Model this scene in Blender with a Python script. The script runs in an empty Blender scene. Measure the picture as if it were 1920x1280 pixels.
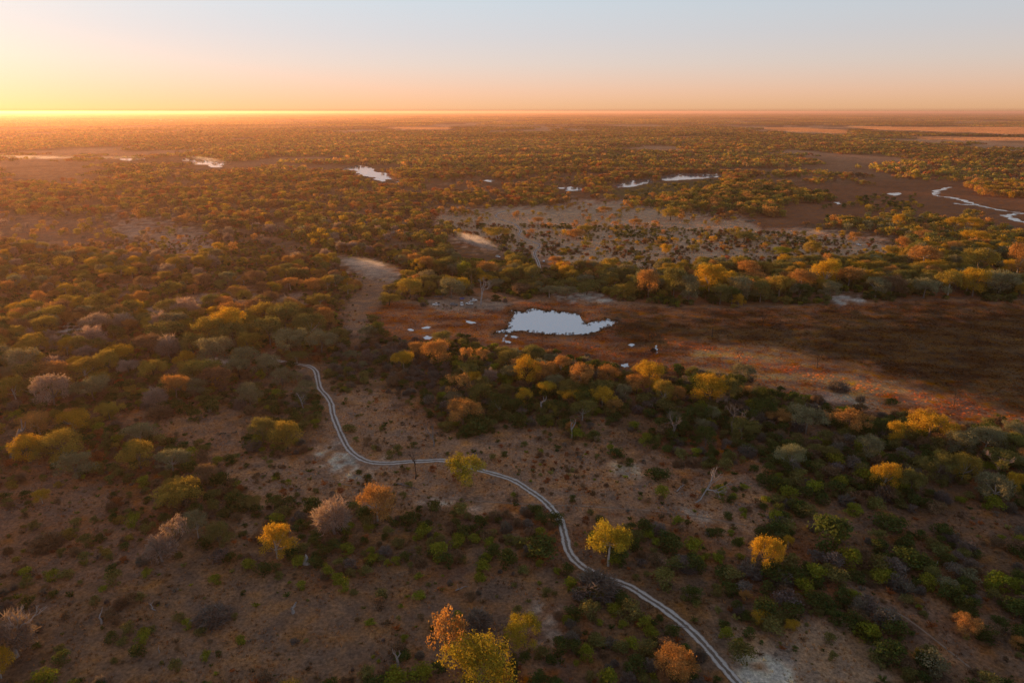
import bpy, math, random
import numpy as np

# ------------------------------------------------------------------ camera, sky, sun, exposure
sc = bpy.context.scene
COL = sc.collection
H = 120.0                       # drone height
PITCH = math.radians(18.62)     # the plain is built out to 57 km; its edge lies 0.12 degrees below eye level
F = 1280.0                      # focal length in photo pixels (1920 wide)
SUN_AZ = math.radians(-46.3)    # left of the view direction
SUN_EL = math.radians(2.1)

cam_data = bpy.data.cameras.new('camera')
cam = bpy.data.objects.new('camera', cam_data)
COL.objects.link(cam)
cam.location = (0, 0, H)
cam.rotation_euler = (math.radians(90) - PITCH, 0, 0)
cam_data.sensor_width = 36.0
cam_data.lens = 24.0
cam_data.clip_start = 0.5
cam_data.clip_end = 200000.0
sc.camera = cam

world = bpy.data.worlds.new("World")
sc.world = world
world.use_nodes = True
wn = world.node_tree.nodes
wl = world.node_tree.links
bg = wn['Background']
sky = wn.new('ShaderNodeTexSky')
sky.sky_type = 'NISHITA'
sky.sun_disc = False
sky.sun_elevation = SUN_EL
sky.sun_rotation = SUN_AZ       # +Y is the view direction; negative turns left
sky.altitude = 900
sky.air_density = 1.0
sky.dust_density = 1.0
sky.ozone_density = 1.0
# the photograph's soft tonal range: the sky's own radiance, compressed, warm at the horizon and cool above it
SKY_K = 0.12
def wmath(op, a, b=None, vec=False):
    n = wn.new('ShaderNodeVectorMath' if vec else 'ShaderNodeMath'); n.operation = op
    for i, q in enumerate((a, b)):
        if q is None: continue
        if hasattr(q, 'links'): wl.new(q, n.inputs[i])
        else: n.inputs[i].default_value = q
    return n.outputs[0]
sep = wn.new('ShaderNodeSeparateColor'); wl.new(sky.outputs[0], sep.inputs[0])
comb = wn.new('ShaderNodeCombineColor')
for i in range(3):
    wl.new(wmath('POWER', wmath('MULTIPLY', sep.outputs[i], SKY_K), 0.29), comb.inputs[i])
wtc = wn.new('ShaderNodeTexCoord'); wsep = wn.new('ShaderNodeSeparateXYZ'); wl.new(wtc.outputs['Generated'], wsep.inputs[0])
ramp = wn.new('ShaderNodeValToRGB'); wl.new(wmath('MULTIPLY', wsep.outputs[2], 2.0), ramp.inputs[0])
cr = ramp.color_ramp
cr.elements[0].position = 0.0; cr.elements[0].color = (0.76, 0.48, 0.52, 1)
cr.elements[1].position = 1.0; cr.elements[1].color = (0.45, 0.45, 0.50, 1)
for p_, c_ in ((.008, (.97, .67, .70, 1)), (.05, (.97, .70, .76, 1)), (.12, (.88, .77, .88, 1)), (.19, (.82, .795, .94, 1)), (.28, (.79, .85, 1.0, 1)), (.6, (.76, .82, .98, 1))):
    e_ = cr.elements.new(p_); e_.color = c_
wl.new(wmath('MULTIPLY', wmath('MULTIPLY', comb.outputs[0], ramp.outputs[0], True), (0.568 / SKY_K,) * 3, True), bg.inputs[0])
bg.inputs[1].default_value = SKY_K

sun_data = bpy.data.lights.new('sun', 'SUN')
sun_data.energy = 5.0
sun_data.angle = math.radians(0.6)
sun_data.color = (1.0, 0.50, 0.19)
sun = bpy.data.objects.new('sun', sun_data)
COL.objects.link(sun)
# sun direction vector (towards the sun)
SD = (math.sin(SUN_AZ) * math.cos(SUN_EL), math.cos(SUN_AZ) * math.cos(SUN_EL), math.sin(SUN_EL))
from mathutils import Vector
sun.rotation_euler = Vector(SD).to_track_quat('Z', 'Y').to_euler()

sc.view_settings.view_transform = 'Standard'
sc.view_settings.look = 'None'
sc.view_settings.exposure = 1.05
sc.view_settings.gamma = 1.0
sc.view_settings.use_curve_mapping = False
sc.cycles.use_denoising = True
sc.cycles.denoising_prefilter = 'NONE'
sc.cycles.max_bounces = 5
sc.cycles.diffuse_bounces = 2
sc.cycles.glossy_bounces = 2
sc.cycles.transmission_bounces = 3
sc.cycles.transparent_max_bounces = 8
sc.cycles.volume_bounces = 0
sc.cycles.volume_max_steps = 128
sc.cycles.caustics_reflective = False
sc.cycles.caustics_refractive = False

# ------------------------------------------------------------------ projection helpers
CP, SP = math.cos(PITCH), math.sin(PITCH)

def at(px, py):
    """ground point (X, Y) seen at photo pixel (px, py)"""
    u = (px - 960.0) / F
    v = (py - 640.0) / F
    dn = SP + CP * v
    t = H / dn
    return u * t, (CP - SP * v) * t

def proj(X, Y, Z=0.0):
    dep = Y * CP + (H - Z) * SP
    dep = np.where(np.abs(dep) < 1e-3, 1e-3, dep)
    v = ((H - Z) * CP - Y * SP) / dep
    u = X / dep
    px = 960 + F * u
    py = 640 + F * v
    bad = dep <= 1.0
    return np.where(bad, -1e6, px), np.where(bad, 1e6, py), dep

def height_for(Y, ytop):
    v = (ytop - 640.0) / F
    return H - Y * (SP + v * CP) / (CP - v * SP)

# ------------------------------------------------------------------ numpy noise
def _hash(ix, iy, seed):
    h = (ix.astype(np.int64) * 374761393 + iy.astype(np.int64) * 668265263 + seed * 1442695041) & 0xFFFFFFFF
    h = ((h ^ (h >> 13)) * 1274126177) & 0xFFFFFFFF
    h = (h ^ (h >> 16)) & 0xFFFFFFFF
    return h / 4294967295.0

def vnoise(x, y, seed=0):
    x0 = np.floor(x); y0 = np.floor(y)
    fx = x - x0; fy = y - y0
    fx = fx * fx * (3 - 2 * fx); fy = fy * fy * (3 - 2 * fy)
    a = _hash(x0, y0, seed); b = _hash(x0 + 1, y0, seed)
    c = _hash(x0, y0 + 1, seed); d = _hash(x0 + 1, y0 + 1, seed)
    return (a * (1 - fx) + b * fx) * (1 - fy) + (c * (1 - fx) + d * fx) * fy

def fbm(x, y, seed=0, o=4):
    s = 0; a = 1; t = 0
    for k in range(o):
        s = s + a * vnoise(x * 2 ** k + 13.7 * k, y * 2 ** k - 7.1 * k, seed + k)
        t += a; a *= 0.55
    return s / t

def sdf(px, py, poly):
    """signed distance in photo pixels, positive inside"""
    P = np.array(poly, float)
    n = len(P)
    d2 = np.full(px.shape, 1e18); inside = np.zeros(px.shape, bool)
    for i in range(n):
        x0, y0 = P[i]; x1, y1 = P[(i + 1) % n]
        ex, ey = x1 - x0, y1 - y0
        wx, wy = px - x0, py - y0
        t = np.clip((wx * ex + wy * ey) / (ex * ex + ey * ey + 1e-9), 0, 1)
        dx, dy = wx - ex * t, wy - ey * t
        d2 = np.minimum(d2, dx * dx + dy * dy)
        c = ((y0 > py) != (y1 > py))
        with np.errstate(divide='ignore', invalid='ignore'):
            xi = ex * (py - y0) / (ey if abs(ey) > 1e-9 else 1e-9) + x0
        inside ^= c & (px < xi)
    d = np.sqrt(d2)
    return np.where(inside, d, -d)

def soft(s, w):
    t = np.clip(s / w * 0.5 + 0.5, 0, 1)
    return t * t * (3 - 2 * t)

# ------------------------------------------------------------------ the map of the place (outlines as the photograph shows them, unprojected onto the ground)
MARSH = [(690,588),(735,566),(800,575),(900,576),(1030,563),(1150,571),(1200,577),(1300,579),(1450,577),(1560,570),(1700,565),(2100,562),
         (2400,800),(2100,830),(1920,806),(1800,790),(1720,778),(1600,765),(1480,738),(1400,715),(1290,702),(1200,690),(1100,680),(1000,668),(920,655),(850,640),(760,640),(700,620)]
MARSH_DARK = [(1160,590),(1300,590),(1500,588),(1700,575),(2300,572),(2400,790),(1920,780),(1750,740),(1640,700),(1480,665),(1300,640),(1200,650),(1150,625)]
SHORE = [(700,560),(760,560),(900,568),(1030,556),(1150,562),(1200,570),(1300,573),(1450,572),(1560,566),(1700,560),(2200,556),(2200,566),(1700,568),(1560,577),(1450,581),(1300,584),(1150,578),(1000,572),(880,582),(780,580)]
NE_MARSH = [(1380,372),(1500,352),(1640,338),(1780,334),(1860,345),(2100,352),(2200,430),(1900,432),(1800,412),(1700,402),(1600,405),(1500,425),(1430,432),(1400,410)]
CLEAR_N = [(820,398),(960,386),(1080,380),(1180,374),(1240,384),(1300,402),(1420,415),(1500,428),(1640,450),(1690,466),(1600,498),(1490,498),(1400,500),(1300,498),(1240,512),(1130,512),(1060,504),(1000,482),(940,470),(860,452),(830,440),(810,420)]
CLEAR_W = [(655,640),(640,600),(655,560),(665,525),(650,495),(700,500),(740,522),(745,545),(720,570),(700,590),(690,620),(695,640)]
CLEAR_MID = [(380,880),(470,850),(560,860),(590,800),(610,740),(700,720),(800,770),(820,800),(880,825),(960,800),(1100,830),(1180,830),(1290,880),(1400,900),(1480,960),(1420,1010),(1300,1010),(1180,985),(1040,960),(900,950),(760,960),(640,950),(560,960),(470,940)]
CLEAR_L = [(215,765),(330,770),(430,770),(480,790),(470,850),(380,850),(300,835),(225,800)]
CLEAR_BL = [(150,1060),(300,1060),(480,1060),(600,1085),(700,1075),(860,1075),(1040,1050),(1070,1120),(1010,1220),(880,1280),(700,1310),(100,1310),(60,1200),(120,1100)]
CLEAR_BL2 = [(0,900),(60,880),(200,900),(260,950),(280,1050),(140,1080),(0,1100),(-200,1100),(-200,900)]
CLEAR_BR = [(1380,1210),(1450,1190),(1530,1165),(1600,1180),(1640,1230),(1720,1310),(1380,1310)]
CLEAR_BR2 = [(1580,1075),(1640,1100),(1760,1150),(1900,1230),(1930,1300),(1800,1290),(1700,1180),(1600,1120)]
CLEAR_R = [(1500,920),(1620,960),(1750,950),(1920,960),(1920,1010),(1740,1000),(1600,1010),(1540,960)]
PALE1 = [(215,415),(280,412),(340,425),(385,445),(390,470),(330,478),(270,455),(230,432)]
PALE2 = [(100,612),(150,610),(185,618),(180,632),(130,630),(105,622)]
PALE3 = [(600,850),(640,838),(665,850),(690,868),(740,872),(700,885),(655,885),(620,870)]
PALE4 = [(1150,868),(1200,872),(1200,890),(1150,886)]
PALE5 = [(1010,1145),(1050,1140),(1055,1170),(1030,1185),(1000,1180)]
PALE6 = [(1395,1240),(1450,1238),(1475,1275),(1440,1290),(1395,1262)]
PALE7 = [(1500,738),(1580,735),(1640,762),(1600,770),(1540,755)]
PALE8 = [(1040,550),(1120,552),(1160,562),(1120,568),(1050,562)]
PALE9 = [(1568,550),(1610,552),(1622,568),(1575,572),(1560,562)]
PALE10 = [(790,560),(850,556),(960,568),(930,582),(820,582)]
PALE11 = [(390,668),(430,670),(440,680),(400,692),(385,684)]
PALE12 = [(820,935),(880,945),(890,955),(840,958),(790,945)]
PALE13 = [(640,485),(690,488),(745,505),(750,520),(700,520),(650,505)]
PALE14 = [(1280,955),(1330,965),(1345,985),(1290,970)]
MARSH_SUNLIT = [(1300,650),(1450,660),(1600,700),(1750,745),(1920,790),(1920,806),(1720,778),(1480,738),(1300,700)]  # sunlit strip along the marsh edge, painted in as lighter orange soil
PINK_SUNLIT = [(1050,470),(1130,472),(1260,466),(1290,480),(1240,502),(1120,508),(1045,492)]  # sunlit patch of the far clearing, its glow painted into the soil
FAR_PLAIN1 = [(1590,237),(1700,239),(2000,239),(2200,240),(2200,250),(1900,251),(1800,248),(1650,243)]
FAR_PLAIN2 = [(1430,240),(1500,240),(1600,246),(1590,251),(1500,247),(1440,245)]
FAR_PLAIN3 = [(1710,256),(1800,258),(2200,260),(2200,266),(1850,264),(1730,262)]
FAR_P4 = [(730,239),(780,239),(845,240),(840,243),(760,243)]
FAR_P5 = [(850,271),(900,270),(960,273),(955,279),(880,279)]
FAR_P6 = [(280,224),(330,224),(330,227),(285,227)]
GREEN_FLAT = [(1150,356),(1260,342),(1360,336),(1430,350),(1400,372),(1300,385),(1200,375),(1160,370)]
BARE_L = [(0,400),(60,395),(220,410),(400,440),(420,475),(330,490),(150,480),(0,460),(-300,460),(-300,400)]
BARE_L2 = [(120,590),(260,600),(420,560),(560,590),(640,620),(600,650),(560,560),(430,545),(250,575)]

POND = [(958,582),(970,584),(982,586),(990,580),(1000,578),(1012,581),(1025,584),(1036,581),(1046,585),(1056,583),(1068,587),(1084,589),(1090,598),(1102,608),(1113,603),
        (1127,601),(1137,597),(1147,602),(1158,602),(1150,608),(1137,613),(1125,617.5),(1110,623),(1080,627),(1047,627),(1022,626),(997,623),(977,619),(963,621),(955,624),
        (940,623),(928,624.5),(944,618),(954,612),(957,603),(962,593)]
PONDS = [
    ('pond', POND),
    ('puddle', [(946,638),(952,639),(959,641),(955,643.5),(947,642)]),
    ('puddle', [(958,630),(965,629.5),(972,632),(968,634.5),(960,633)]),
    ('puddle', [(790,614),(800,611.5),(809,613),(803,616),(793,616)]),
    ('puddle', [(792,633),(801,629),(812,632),(806,636),(796,637)]),
    ('puddle', [(764,617),(772,616),(776,620),(768,620)]),
    ('puddle', [(1177,646),(1186,644),(1190,647),(1183,650)]),
    ('puddle', [(1225,655),(1231,647),(1234,655),(1228,664)]),
    ('puddle', [(872,600),(882,602),(893,606),(884,607),(874,604)]),
    ('puddle', [(1164,683),(1177,681),(1180,687),(1170,689)]),
    ('pond', [(655,313),(672,310),(690,312),(700,319),(724,325),(734,331),(748,338),(742,342),(728,336),(716,341),(706,338),(690,331),(672,322)]),
    ('pond', [(1148,349),(1160,345),(1185,338),(1215,336),(1225,341),(1205,345),(1180,351),(1160,352)]),
    ('pond', [(1240,332),(1255,328),(1275,325),(1300,326),(1345,326),(1356,331),(1320,335),(1285,337),(1250,339)]),
    ('pond', [(1045,352),(1068,350),(1092,353),(1088,357),(1060,358)]),
    ('puddle', [(1668,362),(1684,361),(1688,365),(1676,367)]),
    ('puddle', [(1563,380),(1574,379),(1577,382),(1568,383)]),
    ('puddle', [(1398,413),(1414,412),(1418,415),(1404,416)]),
    ('pond', [(345,297),(368,297),(392,301),(424,309),(412,314),(386,309),(360,303)]),
    ('puddle', [(228,298),(250,297),(276,298),(270,301),(236,302)]),
    ('puddle', [(905,339),(918,337),(930,339),(922,342)]),
]
STREAM = [(1783,351,3.5),(1768,354,5),(1752,362,5),(1757,367,7),(1790,372,5),(1812,378,4),(1828,384,6),(1800,383,4),(1790,381,2.5)]
STREAM2 = [(1828,384,4),(1860,391,3.5),(1893,397,3.5),(1925,400,4),(1990,410,4)]
STREAM3 = [(1925,400,3),(1895,402,5),(1887,406,6),(1905,412,5),(1930,421,4),(1990,440,4)]
CHAN = [(952,625,1.6),(947,631,1.3),(943,640,1.5)]
TRACK = [(500,672),(520,676),(537,679),(560,683),(580,687),(592,696),(596,712),(600,728),(613,743),(621,757),(624,775),(632,797),(642,820),(652,838),(664,850),(683,861),(705,866),(735,867),
         (765,865),(800,864),(830,863),(865,871),(905,883),(940,893),(965,902),(990,918),(1015,935),(1035,955),(1050,975),(1059,1005),(1065,1030),(1080,1052),(1105,1070),
         (1140,1086),(1180,1100),(1215,1122),(1250,1145),(1290,1177),(1325,1212),(1355,1247),(1384,1282),(1420,1340),(1460,1420)]
TRACK_N = [(948,396),(934,400),(930,406),(944,413),(966,421),(976,432),(973,441),(988,450),(1008,457),(1012,462),(1004,470),(1003,478),(1009,492),(1012,503)]
TRACK_N2 = [(1012,459),(1060,463),(1100,466),(1160,465)]
TRACK_W = [(770,500),(740,512),(700,525),(680,545),(660,580),(640,610)]

# ------------------------------------------------------------------ materials
def new_mat(name):
    m = bpy.data.materials.new(name)
    m.use_nodes = True
    nt = m.node_tree
    nt.nodes.clear()
    return m, nt.nodes, nt.links

def simple_mat(name, col, rough=0.8, metal=0.0, var=0.25, scale=3.0, spec=0.3):
    m, N, L = new_mat(name)
    o = N.new('ShaderNodeOutputMaterial'); b = N.new('ShaderNodeBsdfPrincipled')
    tc = N.new('ShaderNodeTexCoord'); no = N.new('ShaderNodeTexNoise'); no.inputs['Scale'].default_value = scale
    no.inputs['Detail'].default_value = 5
    mr = N.new('ShaderNodeMapRange'); mr.inputs['To Min'].default_value = 1 - var; mr.inputs['To Max'].default_value = 1 + var
    mx = N.new('ShaderNodeVectorMath'); mx.operation = 'SCALE'; mx.inputs[0].default_value = col
    L.new(tc.outputs['Object'], no.inputs['Vector']); L.new(no.outputs['Fac'], mr.inputs['Value'])
    L.new(mr.outputs[0], mx.inputs['Scale']); L.new(mx.outputs[0], b.inputs['Base Color'])
    b.inputs['Roughness'].default_value = rough; b.inputs['Metallic'].default_value = metal
    b.inputs['Specular IOR Level'].default_value = spec
    L.new(b.outputs[0], o.inputs[0])
    return m

def foliage_mat():
    m, N, L = new_mat('foliage')
    o = N.new('ShaderNodeOutputMaterial')
    tint = N.new('ShaderNodeAttribute'); tint.attribute_type = 'INSTANCER'; tint.attribute_name = 'tint'
    leaf = N.new('ShaderNodeAttribute'); leaf.attribute_type = 'GEOMETRY'; leaf.attribute_name = 'leafcol'
    mul = N.new('ShaderNodeVectorMath'); mul.operation = 'MULTIPLY'
    L.new(tint.outputs['Color'], mul.inputs[0]); L.new(leaf.outputs['Color'], mul.inputs[1])
    d = N.new('ShaderNodeBsdfDiffuse'); t = N.new('ShaderNodeBsdfTranslucent')
    L.new(mul.outputs[0], d.inputs['Color'])
    tm = N.new('ShaderNodeVectorMath'); tm.operation = 'MULTIPLY'; tm.inputs[1].default_value = (1.25, 1.15, 0.7)
    L.new(mul.outputs[0], tm.inputs[0]); L.new(tm.outputs[0], t.inputs['Color'])
    mx = N.new('ShaderNodeMixShader'); mx.inputs[0].default_value = 0.38
    L.new(d.outputs[0], mx.inputs[1]); L.new(t.outputs[0], mx.inputs[2]); L.new(mx.outputs[0], o.inputs[0])
    return m

def bark_mat():
    m, N, L = new_mat('bark')
    o = N.new('ShaderNodeOutputMaterial'); b = N.new('ShaderNodeBsdfDiffuse')
    tint = N.new('ShaderNodeAttribute'); tint.attribute_type = 'INSTANCER'; tint.attribute_name = 'tint'
    tc = N.new('ShaderNodeTexCoord'); no = N.new('ShaderNodeTexNoise'); no.inputs['Scale'].default_value = 14; no.inputs['Detail'].default_value = 4
    mr = N.new('ShaderNodeMapRange'); mr.inputs['To Min'].default_value = 0.55; mr.inputs['To Max'].default_value = 1.35
    mx = N.new('ShaderNodeVectorMath'); mx.operation = 'SCALE'
    L.new(tc.outputs['Object'], no.inputs['Vector']); L.new(no.outputs['Fac'], mr.inputs['Value'])
    L.new(tint.outputs['Color'], mx.inputs[0]); L.new(mr.outputs[0], mx.inputs['Scale']); L.new(mx.outputs[0], b.inputs['Color'])
    L.new(b.outputs[0], o.inputs[0])
    return m

def ground_mat():
    m, N, L = new_mat('ground_soil')
    o = N.new('ShaderNodeOutputMaterial'); b = N.new('ShaderNodeBsdfDiffuse')
    a = N.new('ShaderNodeAttribute'); a.attribute_name = 'soil'
    g = N.new('ShaderNodeNewGeometry')
    def noise(scale, detail, rough=0.6):
        n = N.new('ShaderNodeTexNoise'); n.inputs['Scale'].default_value = scale; n.inputs['Detail'].default_value = detail
        n.inputs['Roughness'].default_value = rough
        L.new(g.outputs['Position'], n.inputs['Vector']); return n
    n1 = noise(1.1, 6, 0.75); n2 = noise(0.13, 5, 0.65); n3 = noise(0.02, 4)
    def rng(n, lo, hi, f0=0.3, f1=0.7):
        r = N.new('ShaderNodeMapRange'); r.inputs['From Min'].default_value = f0; r.inputs['From Max'].default_value = f1
        r.inputs['To Min'].default_value = lo; r.inputs['To Max'].default_value = hi
        L.new(n.outputs['Fac'], r.inputs['Value']); return r
    r1 = rng(n1, 0.38, 1.62); r2 = rng(n2, 0.55, 1.45); r3 = rng(n3, 0.85, 1.15)
    p = N.new('ShaderNodeMath'); p.operation = 'MULTIPLY'; L.new(r1.outputs[0], p.inputs[0]); L.new(r2.outputs[0], p.inputs[1])
    q = N.new('ShaderNodeMath'); q.operation = 'MULTIPLY'; L.new(p.outputs[0], q.inputs[0]); L.new(r3.outputs[0], q.inputs[1])
    s = N.new('ShaderNodeVectorMath'); s.operation = 'SCALE'; L.new(a.outputs['Color'], s.inputs[0]); L.new(q.outputs[0], s.inputs['Scale'])
    # reddish / greyish drift
    hs = N.new('ShaderNodeHueSaturation')
    r4 = rng(n2, 0.7, 1.25); L.new(r4.outputs[0], hs.inputs['Saturation']); L.new(s.outputs[0], hs.inputs['Color'])
    L.new(hs.outputs[0], b.inputs['Color'])
    bp = N.new('ShaderNodeBump'); bp.inputs['Strength'].default_value = 0.9; bp.inputs['Distance'].default_value = 0.35
    L.new(n1.outputs['Fac'], bp.inputs['Height']); L.new(bp.outputs[0], b.inputs['Normal'])
    L.new(b.outputs[0], o.inputs[0])
    return m

def track_mat():
    m, N, L = new_mat('pale_sand_track')
    o = N.new('ShaderNodeOutputMaterial'); b = N.new('ShaderNodeBsdfDiffuse'); tr = N.new('ShaderNodeBsdfTransparent')
    uv = N.new('ShaderNodeUVMap'); sep = N.new('ShaderNodeSeparateXYZ'); L.new(uv.outputs[0], sep.inputs[0])
    g = N.new('ShaderNodeNewGeometry'); no = N.new('ShaderNodeTexNoise'); no.inputs['Scale'].default_value = 0.9; no.inputs['Detail'].default_value = 5
    L.new(g.outputs['Position'], no.inputs['Vector'])
    mr = N.new('ShaderNodeMapRange'); mr.inputs['To Min'].default_value = 0.75; mr.inputs['To Max'].default_value = 1.2; L.new(no.outputs['Fac'], mr.inputs['Value'])
    ramp = N.new('ShaderNodeValToRGB'); cr = ramp.color_ramp
    sand = (0.56, 0.52, 0.49, 1); mid = (0.19, 0.145, 0.115, 1)
    cr.elements[0].position = 0.0; cr.elements[0].color = (0.22, 0.15, 0.105, 1)
    cr.elements[1].position = 1.0; cr.elements[1].color = (0.22, 0.15, 0.105, 1)
    for p_, c_ in ((0.14, sand), (0.31, sand), (0.38, mid), (0.62, mid), (0.69, sand), (0.86, sand)):
        e = cr.elements.new(p_); e.color = c_
    w = N.new('ShaderNodeMath'); w.operation = 'MULTIPLY_ADD'; w.inputs[1].default_value = 0.32; L.new(no.outputs['Fac'], w.inputs[0])
    sb = N.new('ShaderNodeMath'); sb.operation = 'SUBTRACT'; L.new(sep.outputs[0], sb.inputs[0]); sb.inputs[1].default_value = 0.16
    L.new(sb.outputs[0], w.inputs[2]); L.new(w.outputs[0], ramp.inputs[0])
    s = N.new('ShaderNodeVectorMath'); s.operation = 'SCALE'; L.new(ramp.outputs[0], s.inputs[0]); L.new(mr.outputs[0], s.inputs['Scale'])
    L.new(s.outputs[0], b.inputs['Color']); L.new(b.outputs[0], o.inputs[0])
    return m

def water_mat():
    m, N, L = new_mat('still_water')
    o = N.new('ShaderNodeOutputMaterial'); b = N.new('ShaderNodeBsdfPrincipled')
    b.inputs['Base Color'].default_value = (0.10, 0.12, 0.14, 1); b.inputs['Roughness'].default_value = 0.08
    b.inputs['IOR'].default_value = 5.0
    g = N.new('ShaderNodeNewGeometry'); no = N.new('ShaderNodeTexNoise'); no.inputs['Scale'].default_value = 0.6; no.inputs['Detail'].default_value = 3
    L.new(g.outputs['Position'], no.inputs['Vector'])
    bp = N.new('ShaderNodeBump'); bp.inputs['Strength'].default_value = 0.08; bp.inputs['Distance'].default_value = 0.05
    L.new(no.outputs['Fac'], bp.inputs['Height']); L.new(bp.outputs[0], b.inputs['Normal'])
    L.new(b.outputs[0], o.inputs[0])
    return m

M_FOL = foliage_mat(); M_BARK = bark_mat(); M_GROUND = ground_mat(); M_TRACK = track_mat(); M_WATER = water_mat()

# ------------------------------------------------------------------ mesh helpers
def mesh_np(name, V, Fq, mat, leafcol=None, smooth=False):
    me = bpy.data.meshes.new(name)
    V = np.asarray(V, np.float32); Fq = np.asarray(Fq, np.int32)
    k = Fq.shape[1]
    me.vertices.add(len(V)); me.vertices.foreach_set('co', V.ravel())
    me.loops.add(Fq.size); me.loops.foreach_set('vertex_index', Fq.ravel())
    me.polygons.add(len(Fq))
    me.polygons.foreach_set('loop_start', np.arange(len(Fq), dtype=np.int32) * k)
    me.polygons.foreach_set('loop_total', np.full(len(Fq), k, np.int32))
    if smooth: me.polygons.foreach_set('use_smooth', np.ones(len(Fq), bool))
    if leafcol is not None:
        at_ = me.attributes.new('leafcol', 'FLOAT_COLOR', 'FACE')
        c = np.ones((len(Fq), 4), np.float32); c[:, :3] = leafcol
        at_.data.foreach_set('color', c.ravel())
    me.update(calc_edges=True)
    me.materials.append(mat)
    return me

def link(name, me, parent=None):
    o = bpy.data.objects.new(name, me); COL.objects.link(o)
    if parent: o.parent = parent
    return o

def tag(o, label, cat=None, group=None, kind=None):
    if label: o['label'] = label
    if cat: o['category'] = cat
    if group: o['group'] = group
    if kind: o['kind'] = kind
    return o

class Tubes:
    def __init__(s): s.V = []; s.F = []; s.n = 0
    def tube(s, pts, rad, sides=5):
        pts = np.array(pts, float); k = len(pts)
        for i in range(k):
            d = pts[min(i + 1, k - 1)] - pts[max(i - 1, 0)]
            d = d / (np.linalg.norm(d) + 1e-9)
            a = np.cross(d, (0.3, 0.9, 0.1)); a /= np.linalg.norm(a) + 1e-9
            b = np.cross(d, a)
            for j in range(sides):
                t = 2 * math.pi * j / sides
                s.V.append(pts[i] + rad[i] * (a * math.cos(t) + b * math.sin(t)))
        for i in range(k - 1):
            for j in range(sides):
                j2 = (j + 1) % sides
                s.F.append((s.n + i * sides + j, s.n + i * sides + j2, s.n + (i + 1) * sides + j2, s.n + (i + 1) * sides + j))
        s.n += k * sides
    def mesh(s, name, mat): return mesh_np(name, s.V, s.F, mat, smooth=True)

def leaf_quads(rng, C, Nrm, size, jitter=0.7, aspect=0.65):
    n = len(C)
    nn = Nrm + jitter * rng.normal(size=(n, 3)); nn /= np.linalg.norm(nn, axis=1)[:, None] + 1e-9
    r = rng.normal(size=(n, 3))
    a = np.cross(nn, r); a /= np.linalg.norm(a, axis=1)[:, None] + 1e-9
    b = np.cross(nn, a)
    s = (size * rng.uniform(0.6, 1.4, n))[:, None]
    q = s * aspect
    V = np.stack([C - a * s, C - b * q * rng.uniform(.7, 1.2, (n, 1)), C + a * s, C + b * q * rng.uniform(.7, 1.2, (n, 1))], 1).reshape(-1, 3)
    Fq = np.arange(4 * n).reshape(n, 4)
    return V, Fq

def leaf_colors(rng, n, lobe_id=None, nl=1, amt=0.25):
    v = rng.uniform(1 - amt, 1 + amt, n)
    if lobe_id is not None: v = v * rng.uniform(0.82, 1.18, nl)[lobe_id]
    h = rng.uniform(-0.12, 0.12, n)
    return np.stack([v * (1 + h), v, v * (1 - h)], 1)

def crown(seed, nl, nleaf, leaf, zlo=0.28, lobe_r=(.13, .21), spread=.36, flat=1.0, ztop=1.0):
    """crown of leaf clumps: diameter about 1, top at z=1"""
    rng = np.random.default_rng(seed)
    C = []; R = []
    for i in range(nl):
        t = i * 2.39996 + rng.uniform(-.5, .5)
        rr = spread * math.sqrt((i + .5) / nl) * rng.uniform(.8, 1.15) * (1 + .22 * math.sin(2 * t + seed) + .12 * math.sin(3 * t + seed * 2))
        r = rng.uniform(*lobe_r)
        dome = math.sqrt(max(0, 1 - (rr / (spread * 1.25)) ** 2))
        z = zlo + (ztop - zlo - r) * (0.30 + 0.70 * dome * flat) * rng.uniform(.72, 1.0)
        C.append((rr * math.cos(t), rr * math.sin(t), max(z, zlo + r * .6))); R.append(r)
    keep_ = [i for i in range(nl) if i < 3 or rng.random() > .16]
    C = [C[i] for i in keep_]; R = [R[i] for i in keep_]
    off_ = np.array([rng.uniform(-.05, .05), rng.uniform(-.05, .05), 0])
    # lower filling lobes
    for i in range(nl // 3):
        t = rng.uniform(0, 6.28); rr = spread * rng.uniform(.4, 1.0); r = rng.uniform(*lobe_r) * .9
        C.append((rr * math.cos(t), rr * math.sin(t), zlo + r * rng.uniform(.5, 1.3))); R.append(r)
    C = np.array(C); R = np.array(R); n = len(C)
    w = R ** 2; lid = rng.choice(n, nleaf, p=w / w.sum())
    D = rng.normal(size=(nleaf, 3)); D[:, 2] = D[:, 2] * 0.9 + 0.25; D /= np.linalg.norm(D, axis=1)[:, None]
    bump = 1 + .30 * np.sin(D[:, 0] * 6 + lid * 1.3) * np.cos(D[:, 1] * 5 + lid) + .20 * np.sin(D[:, 2] * 9 + lid)
    rad = R[lid] * bump * np.where(rng.uniform(size=nleaf) < .12, rng.uniform(1.0, 1.4, nleaf), rng.uniform(.72, 1.04, nleaf))
    P = C[lid] + D * rad[:, None]
    P[:, 2] = np.maximum(P[:, 2], 0.01)
    V, Fq = leaf_quads(rng, P, D, leaf)
    return mesh_np('crown', V, Fq, M_FOL, leaf_colors(rng, nleaf, lid, n)), C, R

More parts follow.
